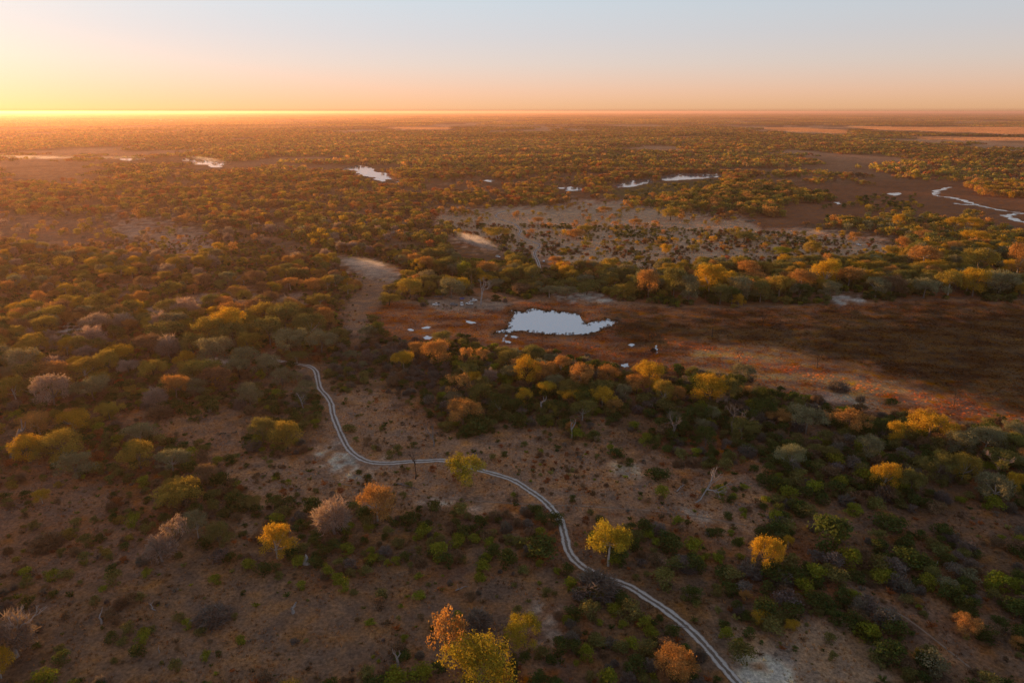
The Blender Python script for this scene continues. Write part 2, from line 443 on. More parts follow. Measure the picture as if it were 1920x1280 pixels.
def trunk(seed, C, zsplit=.3, r0=.022, sides=6):
    rng = np.random.default_rng(seed + 77)
    T = Tubes()
    base = np.array([0, 0, -0.03]); sp = np.array([rng.uniform(-.03, .03), rng.uniform(-.03, .03), zsplit])
    T.tube([base, base * .5 + sp * .5 + rng.uniform(-.01, .01, 3), sp], [r0 * 1.4, r0, r0 * .85], sides)
    pick = rng.permutation(len(C))[:9]
    for i in pick:
        e = C[i]; m = sp * .5 + e * .5; m[2] -= .03; m[:2] += rng.uniform(-.03, .03, 2)
        T.tube([sp, m, e], [r0 * .6, r0 * .38, r0 * .14], 4)
    return T.mesh('trunk', M_BARK)

def branches(T, rng, p, d, L, r, depth, spread=.55, up=.12, nb=(2, 4)):
    q = p + d * L * .5 + rng.normal(size=3) * L * .06
    e = p + d * L + rng.normal(size=3) * L * .08
    T.tube([p, q, e], [r, r * .82, r * .62], 4 if depth < 3 else 5)
    if depth == 0: return
    for k in range(rng.integers(*nb)):
        nd = d + rng.normal(size=3) * spread + np.array([0, 0, up]); nd /= np.linalg.norm(nd)
        branches(T, rng, e if k else q * .3 + e * .7, nd, L * rng.uniform(.58, .82), r * rng.uniform(.5, .66), depth - 1, spread, up, nb)

def bare(seed, depth=5, lean=0.0, L=.26, r=.025, spread=.5, up=.15, nb=(2, 4)):
    rng = np.random.default_rng(seed); T = Tubes()
    d = np.array([lean, lean * .3, 1.0]); d /= np.linalg.norm(d)
    branches(T, rng, np.array([0, 0, -.02]), d, L, r, depth, spread, up, nb)
    V = np.array(T.V); s = 1.0 / max(V[:, 2].max(), .1); 
    w = max(np.ptp(V[:, 0]), np.ptp(V[:, 1]))
    V[:, 2] *= s; V[:, :2] /= w
    T.V = list(V)
    return T.mesh('branches', M_BARK)

def twigs(seed, n, zlo=.2, ln=.07, wd=.0055):
    """haze of fine bare twigs filling a dome"""
    rng = np.random.default_rng(seed)
    D = rng.normal(size=(n, 3)); D[:, 2] = np.abs(D[:, 2]) * .9 - .15; D /= np.linalg.norm(D, axis=1)[:, None]
    R = (rng.uniform(.35, 1, n) ** .6) * (1 + .18 * np.sin(D[:, 0] * 6 + seed) * np.sin(D[:, 1] * 7) + .12 * np.sin(D[:, 2] * 12 + D[:, 0] * 5))
    c0 = np.array([0, 0, zlo + .18])
    P = c0 + D * R[:, None] * np.array([.44, .44, (1 - zlo - .22)])
    P[:, 2] = np.maximum(P[:, 2], .01)
    dr = D + .55 * rng.normal(size=(n, 3)); dr /= np.linalg.norm(dr, axis=1)[:, None]
    side = np.cross(dr, rng.normal(size=(n, 3))); side /= np.linalg.norm(side, axis=1)[:, None]
    l = (ln * rng.uniform(.5, 1.4, n))[:, None]; w = wd * rng.uniform(.7, 1.6, n)[:, None]
    V = np.stack([P - dr * l - side * w, P - dr * l + side * w, P + dr * l + side * w * .4, P + dr * l - side * w * .4], 1).reshape(-1, 3)
    return mesh_np('twigs', V, np.arange(4 * n).reshape(n, 4), M_FOL, leaf_colors(rng, n, amt=.3))

def fan_shrub(seed, n=26):
    rng = np.random.default_rng(seed); V = []
    for i in range(n):
        t = rng.uniform(0, 6.28); tilt = rng.uniform(.15, .95); L = rng.uniform(.6, 1.0)
        d = np.array([math.cos(t) * math.sin(tilt), math.sin(t) * math.sin(tilt), math.cos(tilt)])
        s = np.cross(d, [math.cos(t + 1.5), math.sin(t + 1.5), .3]); s /= np.linalg.norm(s)
        b = np.array([rng.uniform(-.08, .08), rng.uniform(-.08, .08), 0.0]); w = rng.uniform(.05, .1)
        V += [b - s * w * .3, b + s * w * .3, b + d * L * .75 + s * w, b + d * L * .8 - s * w,]
    V = np.array(V); 
    return mesh_np('fronds', V, np.arange(len(V)).reshape(-1, 4), M_FOL, leaf_colors(rng, len(V) // 4, amt=.3))

def tuft(seed, n=9):
    rng = np.random.default_rng(seed); V = []
    for i in range(n):
        t = rng.uniform(0, 6.28); tilt = rng.uniform(.1, .8); L = rng.uniform(.5, 1.0)
        d = np.array([math.cos(t) * math.sin(tilt), math.sin(t) * math.sin(tilt), math.cos(tilt)])
        s = np.array([-math.sin(t), math.cos(t), 0]); b = np.array([rng.uniform(-.3, .3), rng.uniform(-.3, .3), -.02]); w = rng.uniform(.06, .14)
        V += [b - s * w, b + s * w, b + d * L + s * w * .3]
    V = np.array(V)
    return mesh_np('tuft', V, np.arange(len(V)).reshape(-1, 3), M_FOL, leaf_colors(rng, len(V) // 3, amt=.3))

def tussock(seed, n=26):
    rng = np.random.default_rng(seed)
    D = rng.normal(size=(n, 3)); D[:, 2] = np.abs(D[:, 2]); D /= np.linalg.norm(D, axis=1)[:, None]
    P = D * np.array([.5, .5, .8]) * rng.uniform(.6, 1, n)[:, None]
    V, Fq = leaf_quads(rng, P, D, .17, jitter=.6)
    return mesh_np('tussock', V, Fq, M_FOL, leaf_colors(rng, n, amt=.3))

# palette (real surface colours, linear)
PAL = {
    'gold':   (0.50, 0.320, 0.038), 'golden_olive': (0.33, 0.250, 0.055), 'olive': (0.19, 0.180, 0.060), 'greygreen': (0.23, 0.225, 0.135),
    'deep':   (0.080, 0.108, 0.030), 'orange': (0.43, 0.235, 0.082), 'rust': (0.33, 0.120, 0.048), 'pink': (0.33, 0.255, 0.225),
    'ygreen': (0.37, 0.300, 0.036),
    'lime':   (0.23, 0.250, 0.030), 'brown': (0.215, 0.142, 0.088), 'grey': (0.18, 0.155, 0.14), 'white': (0.42, 0.38, 0.36), 'dark': (0.07, 0.055, 0.048),
}
WORD = {'ygreen': 'yellow-green', 'gold': 'golden yellow', 'golden_olive': 'yellow-olive', 'olive': 'olive green', 'greygreen': 'grey-green', 'deep': 'dark green', 'orange': 'orange-leaved',
        'rust': 'rust red', 'pink': 'pinkish grey', 'lime': 'bright green', 'brown': 'brown', 'grey': 'dusky grey', 'white': 'pale bleached', 'dark': 'dark'}

# ---- forms
CROWNS = []; TRUNKS = []
for i, (nl, zlo, sp, fl) in enumerate([(17, .26, .37, 1.0), (13, .34, .39, .75), (20, .20, .37, 1.0), (11, .42, .40, .55), (15, .28, .35, 1.05), (12, .26, .38, .85)]):
    me, C, R = crown(100 + i, nl + 7, 8200, .0145, zlo, lobe_r=(.085, .175), spread=sp + .03, flat=fl)
    CROWNS.append(me); TRUNKS.append(trunk(100 + i, C, zlo + .04))
SPARSE = []; SPARSE_T = []
for i in range(2):
    me, C, R = crown(140 + i, 24, 1500, .022, .34, lobe_r=(.07, .13), spread=.42, flat=.75)
    SPARSE.append(me); SPARSE_T.append(trunk(140 + i, C, .3, .02))
BUSHES = []
for i in range(5):
    me, C, R = crown(160 + i, 12 + i, 1100, .040, 0.0, lobe_r=(.14, .22), spread=.34)
    me.name = 'foliage'; BUSHES.append(me)
TWIGS = [twigs(180 + i, 2600, zlo=.18) for i in range(2)]
TWIGB = [twigs(190 + i, 1300, zlo=.0, ln=.09, wd=.011) for i in range(2)]
BARE = [bare(200 + i, 5) for i in range(3)]
BAREFINE = [bare(210 + i, 6, L=.24, r=.022, spread=.42, nb=(2, 4)) for i in range(1)]
SNAG = [bare(220 + i, 2, L=.4, r=.05, spread=.5, nb=(1, 3)) for i in range(2)]
FANS = [fan_shrub(230 + i) for i in range(3)]
TUFTS = [tuft(240 + i) for i in range(3)]
TUSS = [tussock(250 + i) for i in range(3)]
LOWC = []
for i in range(4):
    me, C, R = crown(260 + i, 14, 420, .055, .16, lobe_r=(.10, .22), spread=.38)
    LOWC.append(me)

# woodland patches for the far plain (100 m squares holding many small crowns, each a clump of leaf faces)
def patch(seed, size, ntree, nleaf, hmin, hmax, pal):
    rng = np.random.default_rng(seed); Vs = []; Fs = []; Cs = []; off = 0
    names = [p for p, w in pal]; ws = np.array([w for p, w in pal]); ws = ws / ws.sum()
    for i in range(ntree):
        x, y = rng.uniform(-size / 2, size / 2, 2); h = rng.uniform(hmin, hmax); w = h * rng.uniform(.8, 1.3) * .5
        D = rng.normal(size=(nleaf, 3)); D[:, 2] = np.abs(D[:, 2]) * .9 - .1; D /= np.linalg.norm(D, axis=1)[:, None]
        P = np.array([x, y, h * .42]) + D * np.array([w, w, h * .5]) * rng.uniform(.75, 1.1, (nleaf, 1))
        V, Fq = leaf_quads(rng, P, D, w * .34, jitter=.45, aspect=.8)
        Vs.append(V); Fs.append(Fq + off); off += len(V)
        c = np.array(PAL[names[rng.choice(len(names), p=ws)]])
        Cs.append(c[None] * leaf_colors(rng, nleaf, amt=.2) * rng.uniform(.8, 1.2))
    return mesh_np('woodland', np.concatenate(Vs), np.concatenate(Fs), M_FOL, np.concatenate(Cs))
FARPAL = [('orange', .26), ('golden_olive', .26), ('olive', .24), ('rust', .10), ('brown', .14)]
PATCH = [patch(300 + i, 110, 62, 26, 6, 13, FARPAL) for i in range(4)]
PATCH_L = [patch(310 + i, 520, 520, 7, 7, 16, FARPAL) for i in range(3)]

# ------------------------------------------------------------------ ground
def terrain(X, Y):
    X = np.asarray(X, float); Y = np.asarray(Y, float)
    px, py, dep = proj(X, Y)
    z = 1.1 * (fbm(X / 55.0, Y / 55.0, 5, 3) - .5) + .35 * (fbm(X / 14.0, Y / 14.0, 9, 2) - .5)
    keep = np.ones(X.shape)
    for P_ in (MARSH, NE_MARSH):
        keep = keep * (1 - soft(sdf(px, py, P_) + 4, 16))
    for name, P_ in PONDS:
        keep = keep * (1 - soft(sdf(px, py, P_) + 4, 8))
    fade = np.clip(1.6 - np.hypot(X, Y) / 900.0, 0, 1)
    return z * keep * fade

SOILS = [  # outline, colour, edge softness in px, strength
    (CLEAR_N, (0.33, 0.205, 0.15), 10, .9), (CLEAR_W, (0.17, 0.105, 0.07), 12, .9),
    (CLEAR_MID, (0.185, 0.112, 0.072), 40, .9), (CLEAR_L, (0.17, 0.098, 0.062), 24, .7), (CLEAR_BL, (0.125, 0.078, 0.050), 50, .8),
    (CLEAR_BL2, (0.145, 0.082, 0.055), 50, .7), (CLEAR_BR, (0.19, 0.135, 0.095), 40, .8), (CLEAR_BR2, (0.14, 0.09, 0.062), 40, .8), (CLEAR_R, (0.12, 0.070, 0.044), 30, .8),
    (BARE_L, (0.17, 0.10, 0.07), 20, .5), (BARE_L2, (0.21, 0.14, 0.105), 14, .8),
    (GREEN_FLAT, (0.08, 0.07, 0.03), 6, .8),
    (SHORE, (0.20, 0.125, 0.082), 6, .9), (MARSH, (0.185, 0.074, 0.034), 7, 1.0), (MARSH_DARK, (0.052, 0.031, 0.014), 34, .95), (MARSH_SUNLIT, (0.29, 0.13, 0.058), 14, .85),
    (NE_MARSH, (0.135, 0.066, 0.037), 5, 1.0), (PINK_SUNLIT, (0.36, 0.20, 0.14), 10, .9),
    (PALE1, (0.27, 0.21, 0.17), 22, .5), (PALE2, (0.44, 0.40, 0.37), 6, .9), (PALE3, (0.36, 0.32, 0.29), 16, .9), (PALE4, (0.28, 0.22, 0.17), 8, .8),
    (PALE5, (0.30, 0.25, 0.21), 20, .7), (PALE6, (0.36, 0.32, 0.29), 20, .8), (PALE7, (0.25, 0.19, 0.16), 10, .8), (PALE8, (0.30, 0.27, 0.26), 5, .9),
    (PALE9, (0.30, 0.28, 0.28), 5, .9), (PALE10, (0.20, 0.165, 0.14), 6, .8), (PALE11, (0.34, 0.28, 0.26), 5, .8), (PALE12, (0.32, 0.26, 0.23), 10, .8),
    (PALE13, (0.24, 0.20, 0.17), 8, .8), (PALE14, (0.30, 0.24, 0.2), 8, .7),
    (FAR_PLAIN1, (0.75, 0.30, 0.14), 1.2, 1.0), (FAR_PLAIN2, (0.75, 0.30, 0.14), 1.2, 1.0), (FAR_PLAIN3, (0.66, 0.32, 0.19), 1.2, 1.0),  # low sun on the plains is put into the soil colour as orange
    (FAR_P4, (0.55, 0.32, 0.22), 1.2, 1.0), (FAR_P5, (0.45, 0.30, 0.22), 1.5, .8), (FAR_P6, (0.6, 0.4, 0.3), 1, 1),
]

def soil(X, Y):
    px, py, dep = proj(X, Y)
    n1 = fbm(X / 38.0, Y / 38.0, 21, 4); n2 = fbm(X / 9.0, Y / 9.0, 33, 3); n3 = fbm(X / 3.1, Y / 3.1, 41, 2)
    base = np.array([0.098, 0.060, 0.036]); red = np.array([0.118, 0.052, 0.026]); grey = np.array([0.150, 0.100, 0.070])
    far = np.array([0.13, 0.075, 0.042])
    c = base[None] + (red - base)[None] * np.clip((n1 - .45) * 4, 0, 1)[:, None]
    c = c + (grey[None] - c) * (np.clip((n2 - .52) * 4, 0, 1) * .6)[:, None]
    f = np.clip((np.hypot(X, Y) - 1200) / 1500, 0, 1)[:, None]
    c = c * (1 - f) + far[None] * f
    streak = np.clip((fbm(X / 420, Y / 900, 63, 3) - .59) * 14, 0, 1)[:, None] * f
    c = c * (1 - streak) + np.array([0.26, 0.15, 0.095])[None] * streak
    wob = (n2 - .5) * 2 + (n3 - .5) * 1.2
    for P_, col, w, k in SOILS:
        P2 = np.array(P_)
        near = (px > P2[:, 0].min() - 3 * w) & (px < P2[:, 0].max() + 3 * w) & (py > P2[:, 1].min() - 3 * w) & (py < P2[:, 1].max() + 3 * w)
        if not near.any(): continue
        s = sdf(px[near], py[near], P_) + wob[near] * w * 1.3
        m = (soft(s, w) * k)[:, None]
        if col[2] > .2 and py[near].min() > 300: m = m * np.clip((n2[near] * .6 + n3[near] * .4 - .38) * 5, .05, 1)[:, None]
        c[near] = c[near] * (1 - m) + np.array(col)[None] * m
    # damp margin of the pond, dark red-brown drift inside the marsh
    near = (px > 680) & (py > 555) & (py < 840)
    if near.any():
        s = sdf(px[near], py[near], MARSH)
        d = np.clip((fbm(X[near] / 17, Y[near] / 8, 55, 4) - .5) * 5, -1, 1) * soft(s, 8)
        c[near] *= (1 + np.array([.34, .42, .42])[None] * d[:, None])
        sp = sdf(px[near], py[near], POND)
        m = (soft(sp + 7 + 6 * wob[near], 10) * .75)[:, None]
        c[near] = c[near] * (1 - m) + np.array([0.055, 0.042, 0.030])[None] * m
    return np.minimum(c * np.array([2.0, 1.82, 1.62])[None], .0 + np.array([.295, .275, .262])[None] + c * .72) * (0.86 + .28 * n3)[:, None]

angs = np.concatenate([np.linspace(-180, -54, 22)[:-1], np.linspace(-54, 54, 640), np.linspace(54, 180, 22)[1:-1]])
deps = np.concatenate([[.12, .17, .24, .34, .44, .52, .65, .8], np.linspace(.95, 46, 470), [52, 60, 72, 84]])
rr = H / np.tan(np.radians(deps))
A, R_ = np.meshgrid(np.radians(angs), rr)
GX = (R_ * np.sin(A)).ravel(); GY = (R_ * np.cos(A)).ravel()
GZ = terrain(GX, GY)
na, nr = len(angs), len(rr)
ii, jj = np.meshgrid(np.arange(nr - 1), np.arange(na), indexing='ij')
j2 = (jj + 1) % na
Fq = np.stack([ii * na + jj, ii * na + j2, (ii + 1) * na + j2, (ii + 1) * na + jj], -1).reshape(-1, 4)
gme = mesh_np('ground', np.stack([GX, GY, GZ], 1), Fq[:, ::-1], M_GROUND, smooth=True)
sa = gme.attributes.new('soil', 'FLOAT_COLOR', 'POINT')
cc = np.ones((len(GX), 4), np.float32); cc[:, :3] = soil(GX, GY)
sa.data.foreach_set('color', cc.ravel())
# close the hole under the drone
n0 = (nr - 1) * na
bmv = [tuple(gme.vertices[n0 + k].co) for k in range(na)]
ground = link('ground', gme); tag(ground, 'dry savanna floor of brown grass, pale sand and reddish marsh', kind='structure')
me = bpy.data.meshes.new('ground'); me.from_pydata([(0, 0, 0)] + bmv, [], [(0, 1 + k, 1 + (k + 1) % na) for k in range(na)]); me.materials.append(M_GROUND)
a_ = me.attributes.new('soil', 'FLOAT_COLOR', 'POINT'); a_.data.foreach_set('color', np.tile(np.array([.135, .088, .055, 1], np.float32), na + 1))
g2 = link('ground', me); tag(g2, 'dry grass floor straight below the viewpoint', kind='structure')

# ------------------------------------------------------------------ water
def fractal(P, amp, depth, seed):
    rng = random.Random(seed); P = [Vector((a, b)) for a, b in P]
    for k in range(depth):
        Q = []
        for i in range(len(P)):
            a, b = P[i], P[(i + 1) % len(P)]
            d = b - a; nrm = Vector((-d.y, d.x))
            Q += [a, (a + b) / 2 + nrm * rng.uniform(-amp, amp)]
        P = Q
    return P
from mathutils.geometry import tessellate_polygon
def water_sheet(name, wpts, z=0.03):
    tri = tessellate_polygon([[Vector((p[0], p[1], 0)) for p in wpts]])
    me = bpy.data.meshes.new(name)
    fs = []
    for t in tri:
        a, b, c = [wpts[i] for i in t]
        cr = (b[0] - a[0]) * (c[1] - a[1]) - (b[1] - a[1]) * (c[0] - a[0])
        fs.append(tuple(t) if cr > 0 else tuple(t)[::-1])
    me.from_pydata([(p[0], p[1], z) for p in wpts], [], fs); me.materials.append(M_WATER)
    return link(name, me)
for k, (nm, P_) in enumerate(PONDS):
    W_ = [at(*p) for p in P_]
    w = water_sheet(nm, fractal(W_, .2, 4, k))
    tag(w, {'pond': 'still pond mirroring the pale sky', 'puddle': 'small puddle of standing water'}[nm], kind='structure')
def catmull(P, n=6):
    P = [np.array(p, float) for p in P]; P = [2 * P[0] - P[1]] + P + [2 * P[-1] - P[-2]]; out = []
    for i in range(1, len(P) - 2):
        for k in range(n):
            t = k / n
            out.append(.5 * ((2 * P[i]) + (-P[i - 1] + P[i + 1]) * t + (2 * P[i - 1] - 5 * P[i] + 4 * P[i + 1] - P[i + 2]) * t * t + (-P[i - 1] + 3 * P[i] - 3 * P[i + 1] + P[i + 2]) * t ** 3))
    out.append(P[-2]); return np.array(out)
def ribbon_outline(path, seed, wpx=True):
    rng = random.Random(seed)
    c = catmull([(*at(x, y), w) for x, y, w in path], 5)
    L_, R2 = [], []
    for i in range(len(c)):
        d = c[min(i + 1, len(c) - 1)][:2] - c[max(i - 1, 0)][:2]; d /= np.linalg.norm(d) + 1e-9
        nrm = np.array([-d[1], d[0]]); w = c[i][2]
        L_.append(c[i][:2] + nrm * w * max(.03, rng.uniform(-.25, 1.15))); R2.append(c[i][:2] - nrm * w * max(.03, rng.uniform(-.25, 1.15)))
    return L_, R2
def ribbon_water(name, path, seed, scale):
    L_, R2 = ribbon_outline([(x, y, w * scale) for x, y, w in path], seed)
    n = len(L_); V = [(*p, .034) for p in L_] + [(*p, .034) for p in R2]
    me = bpy.data.meshes.new(name); me.from_pydata(V, [], [(n + i, n + i + 1, i + 1, i) for i in range(n - 1)]); me.materials.append(M_WATER)
    return tag(link(name, me), 'winding stream catching the sky in the far marsh', kind='structure')
ribbon_water('stream', STREAM, 1, 1.5); ribbon_water('stream', STREAM2, 2, 1.3); ribbon_water('stream', STREAM3, 3, 1.3)
tag(ribbon_water('stream', CHAN, 4, .8), 'thin trickle of water running out of the pond')

# ------------------------------------------------------------------ tracks
def track(name, path, width, label):
    c = catmull([at(x, y) for x, y in path], 10)
    n = len(c); V = []; cols = [-.5, -.25, 0, .25, .5]
    uvs = []
    for i in range(n):
        d = c[min(i + 1, n - 1)] - c[max(i - 1, 0)]; d /= np.linalg.norm(d) + 1e-9
        nrm = np.array([-d[1], d[0]])
        ww = width * (1 + .12 * math.sin(i * .7) * math.sin(i * .23))
        for k in cols: V.append(c[i] + nrm * ww * k)
    V = np.array(V); Z = terrain(V[:, 0], V[:, 1]) + .06
    m = len(cols)
    Fq = [(i * m + k, i * m + k + 1, (i + 1) * m + k + 1, (i + 1) * m + k) for i in range(n - 1) for k in range(m - 1)]
    me = bpy.data.meshes.new(name); me.from_pydata([(*V[i], Z[i]) for i in range(len(V))], [], Fq)
    uv = me.uv_layers.new(name='UVMap')
    for p in me.polygons:
        for li in p.loop_indices:
            vi = me.loops[li].vertex_index
            uv.data[li].uv = (cols[vi % m] + .5, (vi // m) * .1)
    me.materials.append(M_TRACK); me.update()
    for p in me.polygons: pass
    if me.polygons[0].normal.z < 0: me.flip_normals()
    return tag(link(name, me), label, kind='structure')
track('dirt_track', TRACK, 2.6, 'pale sandy two-rut track winding through the foreground')
M_TRACK_ = M_TRACK; M_TRACK = simple_mat('trampled_soil', (.27, .19, .14), 1.0, var=.5, scale=.35, spec=0)
for P_ in ([(560,880),(640,905),(700,914),(760,925),(860,937),(960,944),(1050,948),(1180,955),(1290,966),(1400,985)], [(1540,1060),(1590,1095),(1640,1130),(1700,1160),(1800,1235),(1880,1300)]):
    track('game_trail', P_, .55, 'narrow trampled game trail through the dry grass')
M_TRACK = M_TRACK_
track('dirt_track', TRACK_N, 2.8, 'pale two-rut track crossing the far clearing')
track('dirt_track', TRACK_N2, 2.6, 'faint track branching off in the far clearing')

# ------------------------------------------------------------------ vegetation: hand-read trees (centre x, crown top y, base y, width px, colour, form)
T_ = '''312 595 650 65 olive r|397 587 650 62 golden_olive r|437 573 640 55 gold r|437 594 655 66 olive r|500 558 615 50 golden_olive r|537 565 625 60 olive r|507 590 650 57 olive r|583 580 640 50 olive r
547 607 667 63 greygreen r|603 610 667 57 greygreen r|283 623 672 53 brown r|320 625 675 50 pink t|363 620 670 50 olive r|403 630 690 66 greygreen r|462 645 693 47 greygreen r|503 658 705 48 greygreen r
557 657 683 40 olive r|227 638 688 42 gold r|163 648 680 36 pink r|207 657 705 50 golden_olive r|163 667 715 53 golden_olive r|105 628 665 26 pink r|127 630 668 28 gold r|290 668 715 45 golden_olive r
103 690 768 58 pink r|176 698 752 60 greygreen r|355 672 712 44 golden_olive r|332 697 752 45 orange r|365 703 745 48 greygreen r|293 723 765 43 pink t|243 670 708 36 pink r|470 708 761 44 greygreen r
530 688 723 38 greygreen r|575 712 745 38 greygreen r|75 764 815 62 orange r|57 810 870 55 gold r|120 802 865 75 golden_olive r|145 847 900 66 greygreen r|264 790 832 52 greygreen r|265 823 880 62 golden_olive r
325 835 885 54 greygreen r|495 778 835 50 olive r|540 783 848 55 golden_olive r|347 893 958 78 golden_olive r|333 955 1045 60 pink s|372 955 1010 50 greygreen r|413 978 1023 58 olive r|305 1000 1055 55 pink t
520 977 1048 64 gold r|628 930 1003 78 pink t|3 1218 1275 46 gold r|80 917 945 26 gold r|758 653 700 36 gold r|783 637 675 34 orange r|822 637 693 48 orange r|875 643 690 30 orange s|902 645 690 32 orange s
857 690 752 58 orange s|920 687 720 32 pink t|988 663 725 50 gold r|1015 672 720 40 orange r|1053 665 707 40 orange r|1090 673 733 52 orange r|1137 680 720 42 orange r|1218 677 737 52 gold r|1193 695 742 40 orange r
1243 712 763 36 golden_olive r|1268 717 757 30 orange r|1127 707 750 42 olive r|982 723 760 30 gold r|868 743 800 62 orange r|1210 810 838 24 lime r|872 845 912 70 ygreen r|708 903 978 66 orange r
1140 977 1065 76 ygreen r|835 1127 1262 80 orange s|903 1183 1312 108 ygreen r|985 1150 1215 66 ygreen r|1262 1212 1268 72 orange r|1330 697 765 62 gold r|1365 700 765 38 olive r|1395 718 752 36 orange s
1352 738 770 22 pink r|1428 740 790 52 deep r|1510 752 815 64 greygreen r|1460 763 800 48 orange r|1590 765 812 68 orange r|1740 767 830 68 gold r|1672 785 835 32 gold r|1623 815 865 46 greygreen r
1845 797 850 58 greygreen r|1890 805 840 38 golden_olive r|1652 860 925 48 gold r|1705 875 935 46 olive r|1757 843 905 58 olive r|1802 840 905 50 golden_olive r|1863 885 945 60 greygreen r|1898 880 930 34 gold r
1430 997 1075 56 gold r|1477 1002 1028 20 gold r|1425 1137 1165 36 gold r|1483 1162 1182 28 gold r|1397 1105 1128 26 orange r|1810 1150 1190 48 orange r|1717 1120 1134 22 orange r|1722 1212 1242 20 gold r|1905 1190 1215 28 orange r
769 517 561 48 golden_olive r|847 517 562 52 greygreen r|816 483 530 44 orange r|946 509 560 40 olive r|975 500 555 38 brown r|1001 490 535 34 olive r|1030 512 560 40 greygreen r|910 486 522 40 orange r
871 487 525 26 lime r|1063 508 562 38 greygreen r|1100 500 555 42 olive r|1329 486 558 52 gold r|1387 510 565 52 greygreen r|1404 486 530 40 orange r|1545 480 545 50 gold r|1555 523 565 36 greygreen r
1590 490 545 46 orange r|1641 511 560 44 greygreen r|1669 510 560 46 brown r|1731 515 562 56 greygreen r|1823 497 558 54 gold r|1870 505 560 66 greygreen r|1903 448 530 44 orange r|1823 424 465 46 gold r
1830 452 520 52 golden_olive r|1727 450 510 48 orange r|1522 446 487 34 golden_olive r|1466 460 484 38 lime r|1683 400 435 26 gold r|1790 405 435 34 gold r|1820 403 435 32 gold r|1731 428 455 42 orange r
1397 430 460 42 olive r|1600 433 460 24 orange r|1131 386 405 23 orange r|1192 408 427 24 orange r|1257 385 415 36 golden_olive r|1009 405 422 21 orange r|1080 432 450 34 orange r|1097 417 440 28 golden_olive r
1247 454 482 22 gold r|1063 488 508 14 gold r|930 433 453 50 golden_olive r|1170 503 560 44 golden_olive r|1215 505 565 48 orange r|1262 500 562 46 olive r|1460 505 565 44 golden_olive r|1500 498 555 44 orange r
1290 512 568 40 greygreen r|1425 515 568 42 olive r|1777 500 555 46 golden_olive r|730 545 575 40 golden_olive r|145 552 572 32 lime r|55 560 590 36 gold r|30 565 592 28 gold r
228 492 520 36 golden_olive r|205 500 525 30 gold r|120 475 510 28 golden_olive r|165 525 560 32 olive r|385 505 545 36 brown r|510 525 550 30 gold r|545 515 545 34 orange r|600 545 580 44 golden_olive r
615 515 545 30 golden_olive r|590 520 550 36 orange r|480 505 540 38 brown r|700 470 500 36 orange r|720 480 510 32 golden_olive r|265 515 550 30 brown r|330 480 510 32 golden_olive r|455 560 590 34 pink r'''
HAND = []
for tok in T_.replace('\n', '|').split('|'):
    a = tok.split(); HAND.append((float(a[0]), float(a[1]), float(a[2]), float(a[3]), a[4], a[5]))

LA = np.array(at(1290, 645)); LD = np.array([math.sin(SUN_AZ), math.cos(SUN_AZ)])   # an open lane the low sun shines along
def lane(X, Y, wd):
    rx, ry = X - LA[0], Y - LA[1]
    along = rx * LD[0] + ry * LD[1]; side = np.abs(rx * LD[1] - ry * LD[0])
    return (along > -40) & (along < 560) & (side < 4.5 + wd * .5)
rng = np.random.default_rng(7)
# records: X, Y, Z, width, height, rot, colour name, form, tint
trees = []; bushes = []
def jtint(c, amt=.14):
    b = np.array(PAL[c]) * rng.uniform(1 - amt, 1 + amt)
    return np.clip(b * (1 + rng.uniform(-.4, .4, 3) * amt), 0, 1)
for (x, yt, yb, w, c, f) in HAND:
    X, Y = at(x, yb - w * .05)
    dep = Y * CP + H * SP
    Wd = w * dep / F
    hh = float(height_for(Y, yt + w * .04))
    hh = min(max(hh, .55 * Wd), 1.9 * Wd)
    if f == 'r': Wd *= 1.12
    if 925 < x < 1175 and 540 < yb < 575: hh = min(hh, 9.5)
    if lane(X, Y, Wd * .6): print('lane', x, yb); continue
    trees.append([X, Y, Wd, hh, c, f, True])

WATERPOLY = [P_ for n, P_ in PONDS]
def stroke_poly(path, w):
    return [(x, y - w) for x, y in path] + [(x, y + w) for x, y in path[::-1]]
TRK = [(a[0], a[1]) for a in TRACK]
KEEP = WATERPOLY + [stroke_poly([(a, b) for a, b, c in STREAM], 3), stroke_poly([(a, b) for a, b, c in STREAM2], 2.5), stroke_poly([(a, b) for a, b, c in STREAM3], 3),
                    stroke_poly(TRACK_N, 3), FAR_PLAIN1, FAR_PLAIN2, FAR_PLAIN3, FAR_P4,
                    [(805,555),(905,555),(905,577),(805,577)], [(1010,482),(1030,482),(1030,498),(1010,498)], [(1600,450),(1622,450),(1622,464),(1600,464)],
                    PALE8, PALE9, [(840,445),(935,470),(945,485),(870,480)], PALE13, [(890,540),(915,540),(915,572),(890,572)]]
TRKP = np.array([at(a, b) for a, b in TRK])
TRKC = catmull([tuple(p) for p in TRKP], 6)
TRKN = catmull([at(a, b) for a, b in TRACK_N], 6)

def blocked(X, Y, hgt, wd, keep=KEEP):
    """True where a plant of this height would stand on or in front of something the photograph shows clear"""
    out = np.zeros(X.shape, bool)
    for z in (0, .35, .7, 1.0):
        for sx in (-.35, 0, .35):
            px, py, d = proj(X + sx * wd, Y, hgt * z)
            for P_ in keep:
                P2 = np.array(P_)
                near = (px > P2[:, 0].min() - 3) & (px < P2[:, 0].max() + 3) & (py > P2[:, 1].min() - 3) & (py < P2[:, 1].max() + 3)
                if near.any():
                    s = sdf(px[near], py[near], P_) > -.5
                    out[near] |= s
    return out
def track_dist(X, Y, C=None):
    C = TRKC if C is None else C
    d = np.full(X.shape, 1e9)
    for c in C: d = np.minimum(d, (X - c[0]) ** 2 + (Y - c[1]) ** 2)
    return np.sqrt(d)

